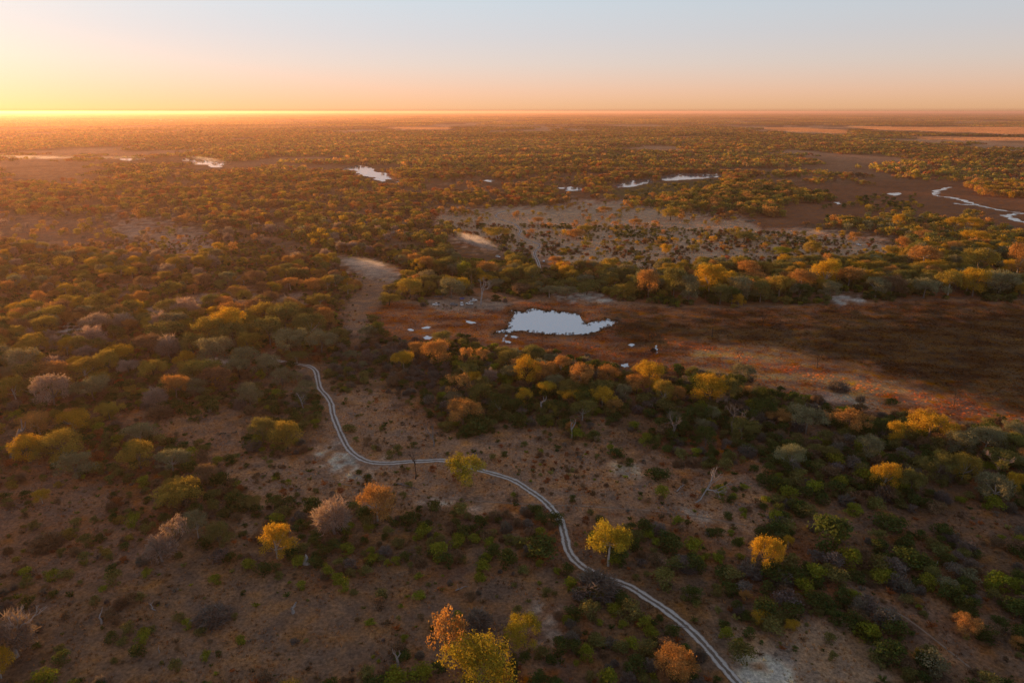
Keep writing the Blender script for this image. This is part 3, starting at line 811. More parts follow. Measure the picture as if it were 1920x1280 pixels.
# zones: outline, tree prob, (wmin, wmax), (hmin, hmax), tree palette, bush prob, bush (min, max), bush palette
WOOD = {'orange': .17, 'golden_olive': .26, 'olive': .2, 'gold': .08, 'pink': .11, 'brown': .1, 'greygreen': .08}
WOODFAR = {'orange': .29, 'golden_olive': .24, 'olive': .18, 'gold': .04, 'brown': .15, 'rust': .10}
BELT = {'olive': .32, 'golden_olive': .32, 'orange': .1, 'greygreen': .12, 'gold': .12, 'deep': .04}
B_WOOD = {'olive': .28, 'golden_olive': .22, 'brown': .16, 'rust': .08, 'deep': .20, 'lime': .06}
B_DARK = {'deep': .40, 'grey': .16, 'olive': .24, 'lime': .10, 'brown': .1}
B_CLEAR = {'deep': .3, 'olive': .25, 'lime': .1, 'brown': .25, 'rust': .1}
def Z(poly, tp, tw, th, tpal, bp, bw, bpal): return (poly, tp, tw, th, tpal, bp, bw, bpal)
ZONES = [
    Z([(-900,200),(2900,200),(2900,335),(-900,335)], .85, (8,13), (7,12), WOODFAR, 0, (2,4), B_WOOD),
    Z([(-900,335),(2900,335),(2900,470),(-900,470)], .62, (6,12), (6,11), WOODFAR, .5, (2,5), B_WOOD),
    Z([(-900,430),(760,430),(760,560),(640,600),(600,640),(-900,640)], .56, (4,13), (5,12), WOOD, .75, (2,5.5), B_WOOD),
    Z([(-900,600),(620,560),(640,640),(600,700),(380,740),(0,780),(-900,800)], .62, (6,17), (7,15), WOOD, .9, (2,7), B_WOOD),
    Z([(-900,780),(0,760),(380,730),(640,690),(1400,840),(1920,880),(2900,900),(2900,1500),(-900,1500)], .03, (5,9), (5,9), WOOD, 1.0, (2.0,7.0), B_DARK),
    Z([(-900,780),(0,780),(200,760),(240,900),(300,1000),(150,1060),(-900,1200)], .12, (7,13), (7,12), WOOD, .9, (2,6.5), B_WOOD),
    Z([(-1200,860),(-20,860),(-20,1400),(-1200,1400)], .42, (10,16), (11,16), WOOD, .4, (2,5), B_WOOD),
    Z([(640,640),(760,645),(860,655),(1000,680),(1120,690),(1290,712),(1400,725),(1500,760),(1620,790),(1750,800),(1920,820),(2900,860),(2900,930),(1920,905),(1780,900),(1600,950),(1500,900),(1400,850),(1280,830),(1180,800),(1040,780),(900,790),(780,740),(660,700)],
      .6, (6,13), (6,11), {'olive': .32, 'greygreen': .26, 'orange': .14, 'gold': .08, 'deep': .2}, 1.0, (3,7.5), B_DARK),
    Z([(650,645),(760,645),(840,700),(830,750),(700,740),(640,690)], .05, (5,8), (4,7), {'greygreen': .6, 'grey': .4}, .85, (3,6.5), {'grey': .5, 'deep': .25, 'brown': .25}),
    Z([(500,1000),(640,985),(700,965),(860,955),(1000,965),(1050,1000),(1060,1045),(900,1065),(760,1080),(640,1080),(560,1060)], .0, (5,8), (4,7), WOOD, 1.4, (2,5.4), {'deep': .36, 'lime': .16, 'olive': .2, 'brown': .2, 'grey': .08}),
    Z([(1180,1040),(1420,1020),(1560,930),(1800,930),(2300,940),(2300,1080),(1800,1075),(1640,1090),(1700,1180),(1560,1170),(1400,1200),(1280,1160),(1200,1090)], .012, (5,8), (4,8), WOOD, 1.0, (2.5,7.5), B_DARK),
    Z([(1040,1180),(1200,1160),(1320,1240),(1360,1310),(700,1310),(700,1250),(1000,1240)], .0, (5,8), (4,8), WOOD, .8, (2,5), B_DARK),
    Z([(0,1220),(150,1210),(230,1310),(-100,1310)], 0, (5,8), (4,8), WOOD, .45, (2,4), {'lime': .4, 'deep': .3, 'gold': .1, 'olive': .2}),
    Z([(180,850),(330,870),(340,960),(560,960),(580,1040),(480,1050),(300,1040),(250,960)], .06, (6,9), (5,8), WOOD, .8, (2,5.5), {'deep': .3, 'brown': .25, 'olive': .25, 'lime': .1, 'grey': .1}),
    Z(GREEN_FLAT, .25, (5,9), (4,7), {'olive': .4, 'golden_olive': .4, 'deep': .2}, .85, (3,6), {'deep': .35, 'olive': .35, 'golden_olive': .2, 'lime': .1}),
    Z([(1380,420),(1500,410),(1700,395),(1760,405),(1920,430),(2300,430),(2300,480),(1640,480),(1560,445),(1400,440)], .62, (7,12), (7,12), BELT, .5, (2,5), B_WOOD),
    Z(CLEAR_N, .15, (4,10), (3.5,8), {'gold': .25, 'orange': .4, 'golden_olive': .35}, .34, (1.5,6), {'deep': .25, 'olive': .25, 'brown': .25, 'rust': .15, 'golden_olive': .1}),
    Z([(1000,412),(1180,405),(1250,420),(1300,440),(1200,450),(1060,432)], .2, (5,9), (4,7), {'golden_olive': .4, 'orange': .4, 'olive': .2}, .5, (2,5), {'deep': .4, 'olive': .3, 'golden_olive': .3}),
    Z(NE_MARSH, .0, (5,8), (4,8), WOOD, .12, (1.5,3.5), {'brown': .5, 'rust': .3, 'deep': .2}),
    Z([(1570,392),(1640,372),(1720,378),(1740,392),(1650,402)], .3, (6,9), (5,7), {'deep': .4, 'olive': .3, 'gold': .3}, .7, (2,5), B_DARK),
    Z([(1800,348),(1840,336),(1920,330),(2200,320),(2200,372),(1920,374),(1850,366)], .8, (9,13), (8,12), {'orange': .5, 'gold': .2, 'golden_olive': .3}, .5, (3,5), B_DARK),
    Z([(1380,400),(1200,395),(1260,372),(1400,352),(1510,352),(1530,378),(1420,412)], .7, (8,14), (8,13), {'orange': .34, 'golden_olive': .34, 'olive': .22, 'deep': .1}, .6, (3,5), B_DARK),
    Z(BARE_L, .26, (4,10), (4,9), {'orange': .35, 'pink': .25, 'golden_olive': .4}, .6, (1.5,4), {'rust': .3, 'brown': .4, 'olive': .3}),
    Z(BARE_L2, .16, (5,10), (5,9), WOOD, .36, (1.5,4.5), {'brown': .4, 'olive': .3, 'golden_olive': .3}),
    Z([(720,548),(745,520),(760,500),(850,482),(920,490),(1000,498),(1100,514),(1200,520),(1310,502),(1400,506),(1500,500),(1600,500),(1700,462),(1920,445),(2900,440),(2900,560),(1700,560),(1560,566),(1450,572),(1300,574),(1200,570),(1150,560),(1030,556),(900,562),(800,560)],
      .95, (8,15), (8,15), BELT, .8, (4,8), {'deep': .5, 'olive': .25, 'lime': .12, 'golden_olive': .13}),
    Z(CLEAR_W, .0, (5,8), (4,8), WOOD, .05, (1.2,3), B_CLEAR),
    Z(CLEAR_MID, .0, (5,8), (4,8), WOOD, .27, (1.0,3.6), B_CLEAR),
    Z([(990,850),(1080,850),(1180,900),(1140,960),(1060,930),(1000,900)], .0, (5,8), (4,8), WOOD, .5, (1.2,2.6), {'rust': .6, 'brown': .4}),
    Z(CLEAR_L, .0, (5,8), (4,8), WOOD, .08, (1.2,3), B_CLEAR),
    Z(CLEAR_BL, .0, (5,8), (4,8), WOOD, .32, (1.0,4.4), {'deep': .2, 'lime': .25, 'olive': .25, 'brown': .2, 'grey': .1}),
    Z(CLEAR_BL2, .01, (5,8), (4,8), WOOD, .4, (1.2,4.5), B_WOOD),
    Z(CLEAR_BR, .0, (5,8), (4,8), WOOD, .05, (1.0,3), B_CLEAR), Z(CLEAR_BR2, .0, (5,8), (4,8), WOOD, .1, (1.0,3), B_CLEAR), Z(CLEAR_R, .0, (5,8), (4,8), WOOD, .1, (1.0,3), B_CLEAR),
    Z([(700,560)]+SHORE[:16], .0, (5,8), (4,8), WOOD, .0, (1,2), B_CLEAR),
    Z(MARSH, .0, (5,8), (4,8), WOOD, .0, (1,2), B_CLEAR),
    Z(PALE1, .14, (4,8), (4,7), WOOD, .5, (1,4), B_CLEAR), Z(PALE2, 0, (1,1), (1,1), WOOD, .03, (1,2), B_CLEAR), Z(PALE3, 0, (1,1), (1,1), WOOD, .03, (1,2), B_CLEAR),
    Z(PALE8, 0, (1,1), (1,1), WOOD, 0, (1,2), B_CLEAR), Z(PALE9, 0, (1,1), (1,1), WOOD, 0, (1,2), B_CLEAR), Z(PALE10, 0, (1,1), (1,1), WOOD, 0, (1,2), B_CLEAR), Z(PALE11, 0, (1,1), (1,1), WOOD, .05, (1,2), B_CLEAR), Z(PALE13, 0, (1,1), (1,1), WOOD, .02, (1,2), B_CLEAR),
    Z(FAR_PLAIN1, 0, (1,1), (1,1), WOOD, 0, (1,2), B_CLEAR), Z(FAR_PLAIN2, 0, (1,1), (1,1), WOOD, 0, (1,2), B_CLEAR), Z(FAR_PLAIN3, 0, (1,1), (1,1), WOOD, 0, (1,2), B_CLEAR),
    Z(FAR_P4, 0, (1,1), (1,1), WOOD, 0, (1,2), B_CLEAR), Z(FAR_P5, .1, (1,1), (1,1), WOOD, 0, (1,2), B_CLEAR), Z(FAR_P6, 0, (1,1), (1,1), WOOD, 0, (1,2), B_CLEAR),
]
def zone_of(X, Y, jit=10):
    px, py, d = proj(X, Y)
    sc_ = np.clip(420.0 / np.maximum(d, 1), .05, 1.5)
    jx = (fbm(X / 11, Y / 11, 71, 2) - .5) * jit * 5 * sc_; jy = (fbm(X / 11, Y / 11, 72, 2) - .5) * jit * 3 * sc_
    far2 = np.clip((d - 560) / 160, 0, 1) * np.clip(1300 / np.maximum(d, 1), 0, 1)
    jx = jx + far2 * (fbm(X / 55, Y / 75, 73, 3) - .5) * 150; jy = jy + far2 * (fbm(X / 55, Y / 75, 74, 3) - .5) * 34
    px = px + jx; py = py + jy
    z = np.full(X.shape, 4)
    for k, zz in enumerate(ZONES):
        P2 = np.array(zz[0])
        near = (px >= P2[:, 0].min()) & (px <= P2[:, 0].max()) & (py >= P2[:, 1].min()) & (py <= P2[:, 1].max())
        if not near.any(): continue
        ins = np.zeros(X.shape, bool); ins[near] = sdf(px[near], py[near], zz[0]) > 0
        z[ins] = k
    return z

def grid(cell, rmax, amax, rmin=0, jitter=.48, ymin=-60, seed=1):
    r_ = np.random.default_rng(seed)
    xs = np.arange(-rmax, rmax, cell); ys = np.arange(ymin, rmax, cell)
    X, Y = np.meshgrid(xs, ys); X = X.ravel(); Y = Y.ravel()
    X = X + r_.uniform(-jitter, jitter, X.shape) * cell; Y = Y + r_.uniform(-jitter, jitter, X.shape) * cell
    R = np.hypot(X, Y + 150); a = np.degrees(np.arctan2(X, Y + 150))
    R0 = np.hypot(X, Y)
    k = (R0 < rmax) & (R0 > rmin) & (a > -amax - 14) & (a < amax)
    return X[k], Y[k]

def pick(pal, n):
    ks = list(pal); w = np.array([pal[k] for k in ks], float); return [ks[i] for i in rng.choice(len(ks), n, p=w / w.sum())]

# scattered trees
RNEAR = 1500
X, Y = grid(8.6, RNEAR, 40, 60, seed=11)
z = zone_of(X, Y)
tp = np.array([q[1] for q in ZONES])[z]
clump = np.clip((fbm(X / 34, Y / 34, 81, 3) - .5) * 5.0 + 1, .06, 1.8)
far_ = np.clip((np.hypot(X, Y) - 700) / 500, 0, 1)
clump = np.where(tp > .7, np.sqrt(clump), clump) * (1 - far_ * .9 * np.clip((fbm(X / 95, Y / 150, 83, 3) - .55) * 9, 0, 1))
k = rng.uniform(size=X.shape) < tp * clump
X, Y, z = X[k], Y[k], z[k]; far_k = far_[k]
wmin = np.array([q[2][0] for q in ZONES])[z]; wmax = np.array([q[2][1] for q in ZONES])[z]
hmin = np.array([q[3][0] for q in ZONES])[z]; hmax = np.array([q[3][1] for q in ZONES])[z]
u = np.clip(rng.uniform(size=X.shape) ** 1.2 + far_k * (.9 * (fbm(X / 120, Y / 70, 84, 3) - .5) + .25 * (rng.uniform(size=X.shape) - .5)) * 1.6, 0, 1.5)
WD = wmin + (wmax - wmin) * u; HT = hmin + (hmax - hmin) * np.clip(u * .7 + .3 * rng.uniform(size=X.shape), 0, 1)
px, py, d = proj(X, Y); HT = np.where((px > 925) & (px < 1175) & (py > 538) & (py < 575), np.minimum(HT, 8.5), HT)
k = ~blocked(X, Y, HT, WD) & ~lane(X, Y, WD)
k &= (track_dist(X, Y) > WD * .5 + 2.2) & (track_dist(X, Y, TRKN) > WD * .5 + 2)
hx = np.array([t[0] for t in trees]); hy = np.array([t[1] for t in trees]); hw = np.array([t[2] for t in trees])
for a, b, w in zip(hx, hy, hw):
    k &= np.hypot(X - a, Y - b) > (w * .5 + WD * .22)
X, Y, z, WD, HT = X[k], Y[k], z[k], WD[k], HT[k]
for zi in np.unique(z):
    idx = np.where(z == zi)[0]
    for i, c in zip(idx, pick(ZONES[zi][4], len(idx))):
        f = 'r'
        if c == 'pink' and rng.random() < .45: f = 't'
        elif c == 'orange' and rng.random() < .15: f = 's'
        trees.append([X[i], Y[i], WD[i], HT[i], c, f, False])
print('trees', len(trees))

# scattered bushes (zones with mean size)
X, Y = grid(4.0, 760, 38, 70, seed=12)
z = zone_of(X, Y)
bp = np.array([q[5] for q in ZONES])[z]
clump = np.clip((fbm(X / 24, Y / 24, 91, 3) - .5) * 5.5 + 1.15, .05, 2.4)
clump = np.where(bp > .8, np.sqrt(clump), clump)
k = rng.uniform(size=X.shape) < bp * clump
X, Y, z = X[k], Y[k], z[k]
bmin = np.array([q[6][0] for q in ZONES])[z]; bmax = np.array([q[6][1] for q in ZONES])[z]
WD = bmin + (bmax - bmin) * rng.uniform(size=X.shape) ** np.where(np.array([q[5] for q in ZONES])[z] > .85, 1.0, 1.6); HT = WD * rng.uniform(.5, .85, X.shape)
k = ~blocked(X, Y, HT, WD) & ~(lane(X, Y, WD) & (HT > 1.5)) & (track_dist(X, Y) > WD * .5 + 1.9) & (track_dist(X, Y, TRKN) > WD * .5 + 2)
X, Y, z, WD, HT = X[k], Y[k], z[k], WD[k], HT[k]
for zi in np.unique(z):
    idx = np.where(z == zi)[0]
    for i, c in zip(idx, pick(ZONES[zi][7], len(idx))):
        f = 'b'
        r_ = rng.random()
        if c in ('grey',) and r_ < .6: f = 'w'
        elif c == 'brown' and r_ < .35: f = 'w'
        elif WD[i] < 2.6 and r_ < .5: f = 'f'
        bushes.append([X[i], Y[i], WD[i], HT[i], c, f, False])
# hand-read bushes: x, top, base, width, colour, form
B_ = '''1012 995 1055 66 deep b|1125 1070 1122 82 grey w|898 1130 1180 50 grey w|975 765 806 38 deep b|890 778 816 70 deep b|1672 741 762 27 deep b|1462 720 738 19 deep b|1460 735 748 18 deep b|1572 706 736 38 grey w
1447 1045 1092 70 deep b|1663 1057 1092 46 lime b|1640 1070 1086 18 gold b|1703 1017 1066 70 deep b|1665 952 1002 64 deep b|1557 950 1040 80 deep b|1600 938 966 36 lime b|1813 1058 1092 40 greygreen b|1775 1075 1112 44 greygreen b
1857 1075 1110 34 lime b|1290 1213 1260 36 orange b|1663 1190 1246 58 deep b|1745 1212 1266 54 greygreen b|1847 1168 1202 46 deep b|1800 1090 1115 20 lime b|253 955 990 28 lime b|467 1040 1070 28 lime b|277 1062 1085 20 lime b
400 1130 1172 68 grey w|87 992 1032 60 brown w|215 1060 1100 30 olive b|163 995 1025 28 olive b|160 1030 1060 24 olive b|452 1175 1210 20 lime b|352 1155 1180 20 lime b|243 1162 1192 26 olive b|286 1170 1190 18 olive b
388 1212 1238 20 lime b|330 1225 1260 24 olive b|85 1250 1285 50 lime b|520 955 985 30 lime b|540 1015 1045 20 deep b|615 1040 1085 24 lime b|645 1075 1110 26 lime b|760 960 985 26 deep b|795 975 1010 34 lime b
825 1008 1050 40 lime b|870 978 1010 30 deep b|905 1045 1075 30 lime b|970 1130 1155 20 olive b|1070 1080 1108 20 lime b|1065 1050 1080 24 deep b|1040 955 985 36 deep b|1235 870 905 48 deep b|1240 905 935 26 lime b
1270 965 985 24 lime b|1155 840 860 34 deep b|1180 855 875 20 deep b|1345 985 1005 26 deep b|1435 925 950 22 lime b|1450 950 985 28 lime b|1460 935 965 22 deep b|1430 940 958 18 deep b|1395 905 920 20 lime b
1350 905 930 24 lime b|1475 895 915 20 lime b|1360 1170 1200 28 lime b|1385 1190 1215 22 lime b|1555 1180 1205 22 olive b|1560 1215 1238 18 olive b|1370 925 945 20 deep b|655 790 812 30 olive b|730 840 860 18 olive b
745 828 850 20 olive b|690 810 835 16 brown b|430 845 872 22 deep b|480 880 905 16 brown b|520 880 898 16 deep b|418 893 912 16 brown b|450 905 925 16 rust b|395 745 775 34 deep b|365 760 790 30 deep b|335 740 775 26 deep b
230 740 770 26 brown b|205 800 830 20 brown b|300 760 785 50 brown w|1225 650 660 12 dark w|700 585 605 26 olive b|825 755 770 14 brown b|1120 1190 1215 40 olive b|1100 1200 1240 30 lime b|1050 1190 1225 34 deep b|1080 1170 1195 24 brown b
930 1230 1262 40 deep b|740 1250 1290 60 lime b|790 1240 1275 50 lime b|700 1265 1300 50 deep b|1010 1255 1290 40 deep b|1190 1225 1265 46 deep b|1215 1195 1230 40 olive b|1140 1250 1290 40 lime b'''
hb = []
for tok in B_.replace('\n', '|').split('|'):
    a = tok.split(); x, yt, yb, w = map(float, a[:4])
    Xc, Yc = at(x, yb - w * .12); dep = Yc * CP + H * SP; Wd = w * dep / F
    hh = min(max(float(height_for(Yc, yt + w * .18)), .45 * Wd), 1.1 * Wd)
    hb.append([Xc, Yc, Wd * 1.08, hh, a[4], a[5], True])
bushes = hb + bushes
print('bushes', len(bushes))

def finish(L):
    for t in L:
        t.append(jtint(t[4], .05 if t[6] else .14))
        px, py, d = proj(t[0], t[1], t[3] * .5)
        t += [float(px), float(py), float(d)]
        inf = -15 < px < 1935 and 150 < py < 1300
        t.append(t[2] * F / float(d) if inf else -1)
    return L
# trees that stand inside the picture, largest first
finish(trees); finish(bushes)
trees.sort(key=lambda t: -(t[11] + (1e4 if t[6] and t[11] > 0 else 0)))
bushes.sort(key=lambda t: -(t[11] + (1e4 if t[6] and t[11] > 0 else 0)))
NT, NB = 300, 300
tz = terrain([t[0] for t in trees], [t[1] for t in trees]); bz = terrain([t[0] for t in bushes], [t[1] for t in bushes])

# ------------------------------------------------------------------ geometry-nodes scatter for what is past counting
def stuff_scatter(name, forms, rec, label, cat=None, mat=None):
    """forms: list of meshes; rec: arrays pos(n,3), scl(n,3), rotz(n), idx(n), tint(n,3)"""
    pos, scl, rotz, idx, tint = rec
    pc = bpy.data.collections.new(name + '_forms')
    names = []
    objs = []
    for i, me in enumerate(forms):
        o = bpy.data.objects.new(me.name.split('.')[0], me); pc.objects.link(o); objs.append(o)
    order = sorted(range(len(objs)), key=lambda i: objs[i].name)
    remap = np.zeros(len(objs), int)
    for r_, i in enumerate(order): remap[i] = r_
    idx = remap[np.asarray(idx, int)]
    me = bpy.data.meshes.new(name); n = len(pos)
    me.vertices.add(n); me.vertices.foreach_set('co', np.asarray(pos, np.float32).ravel())
    a = me.attributes.new('scl', 'FLOAT_VECTOR', 'POINT'); a.data.foreach_set('vector', np.asarray(scl, np.float32).ravel())
    ro = np.zeros((n, 3), np.float32); ro[:, 2] = rotz
    a = me.attributes.new('rot', 'FLOAT_VECTOR', 'POINT'); a.data.foreach_set('vector', ro.ravel())
    a = me.attributes.new('idx', 'INT', 'POINT'); a.data.foreach_set('value', idx.astype(np.int32))
    c = np.ones((n, 4), np.float32); c[:, :3] = tint
    a = me.attributes.new('tint', 'FLOAT_COLOR', 'POINT'); a.data.foreach_set('color', c.ravel())
    o = link(name, me)
    ng = bpy.data.node_groups.new(name, 'GeometryNodeTree')
    ng.interface.new_socket('Geometry', in_out='INPUT', socket_type='NodeSocketGeometry')
    ng.interface.new_socket('Geometry', in_out='OUTPUT', socket_type='NodeSocketGeometry')
    N = ng.nodes; L = ng.links
    gi = N.new('NodeGroupInput'); go = N.new('NodeGroupOutput')
    m2p = N.new('GeometryNodeMeshToPoints'); ip = N.new('GeometryNodeInstanceOnPoints'); ci = N.new('GeometryNodeCollectionInfo')
    ci.inputs['Collection'].default_value = pc; ci.inputs['Separate Children'].default_value = True; ci.inputs['Reset Children'].default_value = True
    def attr(nm, ty):
        q = N.new('GeometryNodeInputNamedAttribute'); q.data_type = ty; q.inputs['Name'].default_value = nm; return q.outputs['Attribute']
    L.new(gi.outputs[0], m2p.inputs[0]); L.new(m2p.outputs[0], ip.inputs['Points']); L.new(ci.outputs[0], ip.inputs['Instance'])
    ip.inputs['Pick Instance'].default_value = True
    L.new(attr('idx', 'INT'), ip.inputs['Instance Index'])
    e2r = N.new('FunctionNodeEulerToRotation'); L.new(attr('rot', 'FLOAT_VECTOR'), e2r.inputs[0]); L.new(e2r.outputs[0], ip.inputs['Rotation'])
    L.new(attr('scl', 'FLOAT_VECTOR'), ip.inputs['Scale'])
    L.new(ip.outputs[0], go.inputs[0])
    md = o.modifiers.new('scatter', 'NODES'); md.node_group = ng
    tag(o, label, cat, kind='stuff')
    return o
BARKS = {'white': (.42, .38, .34), 'dark': (.09, .07, .055), 'mid': (.20, .165, .135)}
def tree_forms(t, i):
    """-> list of (mesh, part name, tint)"""
    r_ = np.random.default_rng(int(abs(t[0] * 131 + t[1] * 17)) + 5)
    f = t[5]; bark = BARKS[['mid', 'white', 'dark'][int(r_.choice(3, p=[.5, .3, .2]))]]
    if f == 'r':
        j = int(r_.integers(0, 6)); return [(TRUNKS[j], 'trunk', bark), (CROWNS[j], 'crown', t[7])]
    if f == 's':
        j = int(r_.integers(0, 2)); return [(SPARSE_T[j], 'trunk', BARKS['dark']), (SPARSE[j], 'crown', t[7])]
    if f == 't':
        j = int(r_.integers(0, 2)); return [(BARE[int(r_.integers(0, 3))], 'trunk', (.26, .21, .19)), (TWIGS[j], 'crown', t[7])]
def bush_form(t):
    r_ = np.random.default_rng(int(abs(t[0] * 131 + t[1] * 17)) + 9)
    f = t[5]
    if f == 'b': return BUSHES[int(r_.integers(0, 5))]
    if f == 'w': return TWIGB[int(r_.integers(0, 2))]
    return FANS[int(r_.integers(0, 3))]

# ---- labels that single each plant out
LM = [('pond', (1055, 607)), ('white camp tree', (902, 545)), ('parked camp vehicles', (850, 570)), ('sharp track bend', (680, 862)),
      ('golden tree by the track', (872, 880)), ('round golden tree', (520, 1010)), ('big bottom-edge tree', (905, 1240)),
      ('golden-topped tree', (1140, 1020)), ('pink twiggy tree', (628, 970)), ('lone marsh bush', (1672, 752)), ('leaning dead tree', (1305, 905)),
      ('bleached right-edge tree', (1865, 870)), ('bleached left-edge tree', (35, 1190)), ('lower right corner', (1900, 1260)), ('lower left corner', (60, 1270)),
      ('upper track end', (540, 680)), ('long thin far pond', (1290, 331)), ('bright far pond', (695, 322)), ('winding stream', (1820, 380)),
      ('pale left clearing', (290, 440)), ('road dust cloud', (890, 460)), ('lone white truck', (1610, 457)), ('far clearing track', (975, 430)),
      ('left marsh edge', (700, 600)), ('right belt end', (1860, 530)), ('tree belt middle', (1400, 530)), ('tall yellow tree at lower right', (1430, 1035)),
      ('left picture edge', (20, 700)), ('grey termite mound', (395, 765)), ('tall orange tree', (835, 1190)),
      ('pale corner sand', (1430, 1262)), ('fluffy orange tree', (868, 770)), ('dead marsh-edge tree', (1372, 785)), ('orange tree row', (1090, 705))]
def where(px, py):
    best = None
    for nm, (lx, ly) in LM:
        d = math.hypot(px - lx, (py - ly) * 1.3)
        if best is None or d < best[0]: best = (d, nm, px - lx, py - ly)
    d, nm, dx, dy = best
    if d < 22: rel = 'right beside'
    elif abs(dx) > abs(dy) * 1.3: rel = ('right of' if dx > 0 else 'left of')
    elif abs(dy) > abs(dx) * 1.3: rel = ('below' if dy > 0 else 'above')
    else: rel = ('below and ' if dy > 0 else 'above and ') + ('right of' if dx > 0 else 'left of')
    dist = '' if d < 55 else ('some way ' if d < 120 else 'far ')
    return (dist + rel + ' the ' + nm).replace('some way below and', 'well below and').replace('some way above and', 'well above and').replace('some way', 'well')
ORD = ['', 'second', 'third', 'fourth', 'fifth', 'sixth', 'seventh', 'eighth', 'ninth', 'tenth', 'eleventh', 'twelfth', 'thirteenth', 'fourteenth', 'fifteenth']
def make_labels(L, noun):
    base = []
    for t in L:
        w = t[2]
        size = ('small' if t[11] < 30 else 'large' if t[11] > 56 else 'middling') if noun == 'tree' else ('small' if t[11] < 16 else 'large' if t[11] > 40 else 'middling')
        shape = {'r': 'round tree', 's': 'sparse tree', 't': 'leafless tree', 'b': 'leafy bush', 'w': 'bare twiggy bush', 'f': 'spiky shrub'}[t[5]]
        base.append(f"{size} {WORD[t[4]]} {shape} {where(t[8], t[9])}")
    out = [None] * len(L)
    groups = {}
    for i, b in enumerate(base): groups.setdefault(b, []).append(i)
    for b, idx in groups.items():
        if len(idx) == 1: out[idx[0]] = b; continue
        idx.sort(key=lambda i: L[i][8])
        for k, i in enumerate(idx):
            o = 'leftmost' if k == 0 else ('rightmost' if k == len(idx) - 1 else ORD[min(k, 14)] + ' leftmost')
            out[i] = f"{o} {b}"
    for i, lb in enumerate(out):
        w_ = lb.split()
        if len(w_) > 16: w_ = [q for q in w_ if q not in ('middling',)]
        if len(w_) > 16: w_ = [q for q in w_ if q not in ('the', 'leafy')]
        if len(w_) > 16: w_ = [q for q in w_ if q not in ('well', 'far')]
        out[i] = ' '.join(w_)
    return out

def tint_obj(o, c): o['tint'] = [float(c[0]), float(c[1]), float(c[2])]

ind = trees[:NT]; labs = make_labels(ind, 'tree')
GN_T = 'trees of the savanna woodland'
for t, lb, zz in zip(ind, labs, tz[:NT]):
    nm = {'r': 'round_crowned_tree', 's': 'sparse_crowned_tree', 't': 'leafless_tree'}[t[5]]
    e = bpy.data.objects.new(nm, None); COL.objects.link(e)
    e.location = (t[0], t[1], float(zz)); e.rotation_euler = (0, 0, float(rng.uniform(0, 6.28)))
    tag(e, lb, 'tree', GN_T)
    kx_ = float(rng.uniform(.86, 1.12)); e.scale = (kx_, 2 - kx_, float(rng.uniform(.95, 1.05))); e.rotation_euler = (float(rng.uniform(-.08, .08)), float(rng.uniform(-.08, .08)), e.rotation_euler[2])
    parts = tree_forms(t, 0)
    for me, pn, tint in parts:
        o = link(pn, me, e); tint_obj(o, tint)
        lowtrunk = pn == 'trunk'
        o.scale = (t[2] * (.92 if t[5] == 't' and lowtrunk else 1), t[2] * (.92 if t[5] == 't' and lowtrunk else 1), t[3] * (.92 if t[5] == 't' and lowtrunk else 1))
ind = bushes[:NB]; labs = make_labels(ind, 'bush')
for t, lb, zz in zip(ind, labs, bz[:NB]):
    nm = {'b': 'leafy_bush', 'w': 'twiggy_bush', 'f': 'spiky_shrub'}[t[5]]
    o = link(nm, bush_form(t)); tint_obj(o, t[7])
    o.location = (t[0], t[1], float(zz)); o.rotation_euler = (0, 0, float(rng.uniform(0, 6.28))); o.scale = (t[2], t[2], t[3])
    tag(o, lb, 'shrub' if t[5] == 'f' else 'bush', 'bushes scattered over the savanna')

# the rest of the trees
rest = trees[NT:]; rz_ = tz[NT:]
forms = CROWNS + TRUNKS + SPARSE + SPARSE_T + TWIGS + BARE + LOWC
fi = {id(m): i for i, m in enumerate(forms)}
P, S, R, I, T = [], [], [], [], []
for t, zz in zip(rest, rz_):
    ro = rng.uniform(0, 6.28)
    if t[10] > 620 and t[5] == 'r' or t[10] > 900:
        P.append((t[0], t[1], zz)); S.append((t[2], t[2], t[3])); R.append(ro); I.append(fi[id(LOWC[int(rng.integers(0, 4))])]); T.append(t[7]); continue
    kx_ = rng.uniform(.82, 1.18)
    for me, pn, tint in tree_forms(t, 0):
        P.append((t[0], t[1], zz)); S.append((t[2] * kx_, t[2] * (2 - kx_), t[3])); R.append(ro); I.append(fi[id(me)]); T.append(tint)
stuff_scatter('woodland_trees', forms, (P, S, R, I, T), 'woodland of olive, gold and orange trees stretching to the plain')
rest = bushes[NB:]; forms = BUSHES + TWIGB + FANS; fi = {id(m): i for i, m in enumerate(forms)}
P, S, R, I, T = [], [], [], [], []
for t, zz in zip(rest, bz[NB:]):
    P.append((t[0], t[1], zz)); S.append((t[2], t[2], t[3])); R.append(rng.uniform(0, 6.28)); I.append(fi[id(bush_form(t))]); T.append(t[7])
stuff_scatter('undergrowth', forms, (P, S, R, I, T), 'dense undergrowth of small bushes and shrubs between the trees')

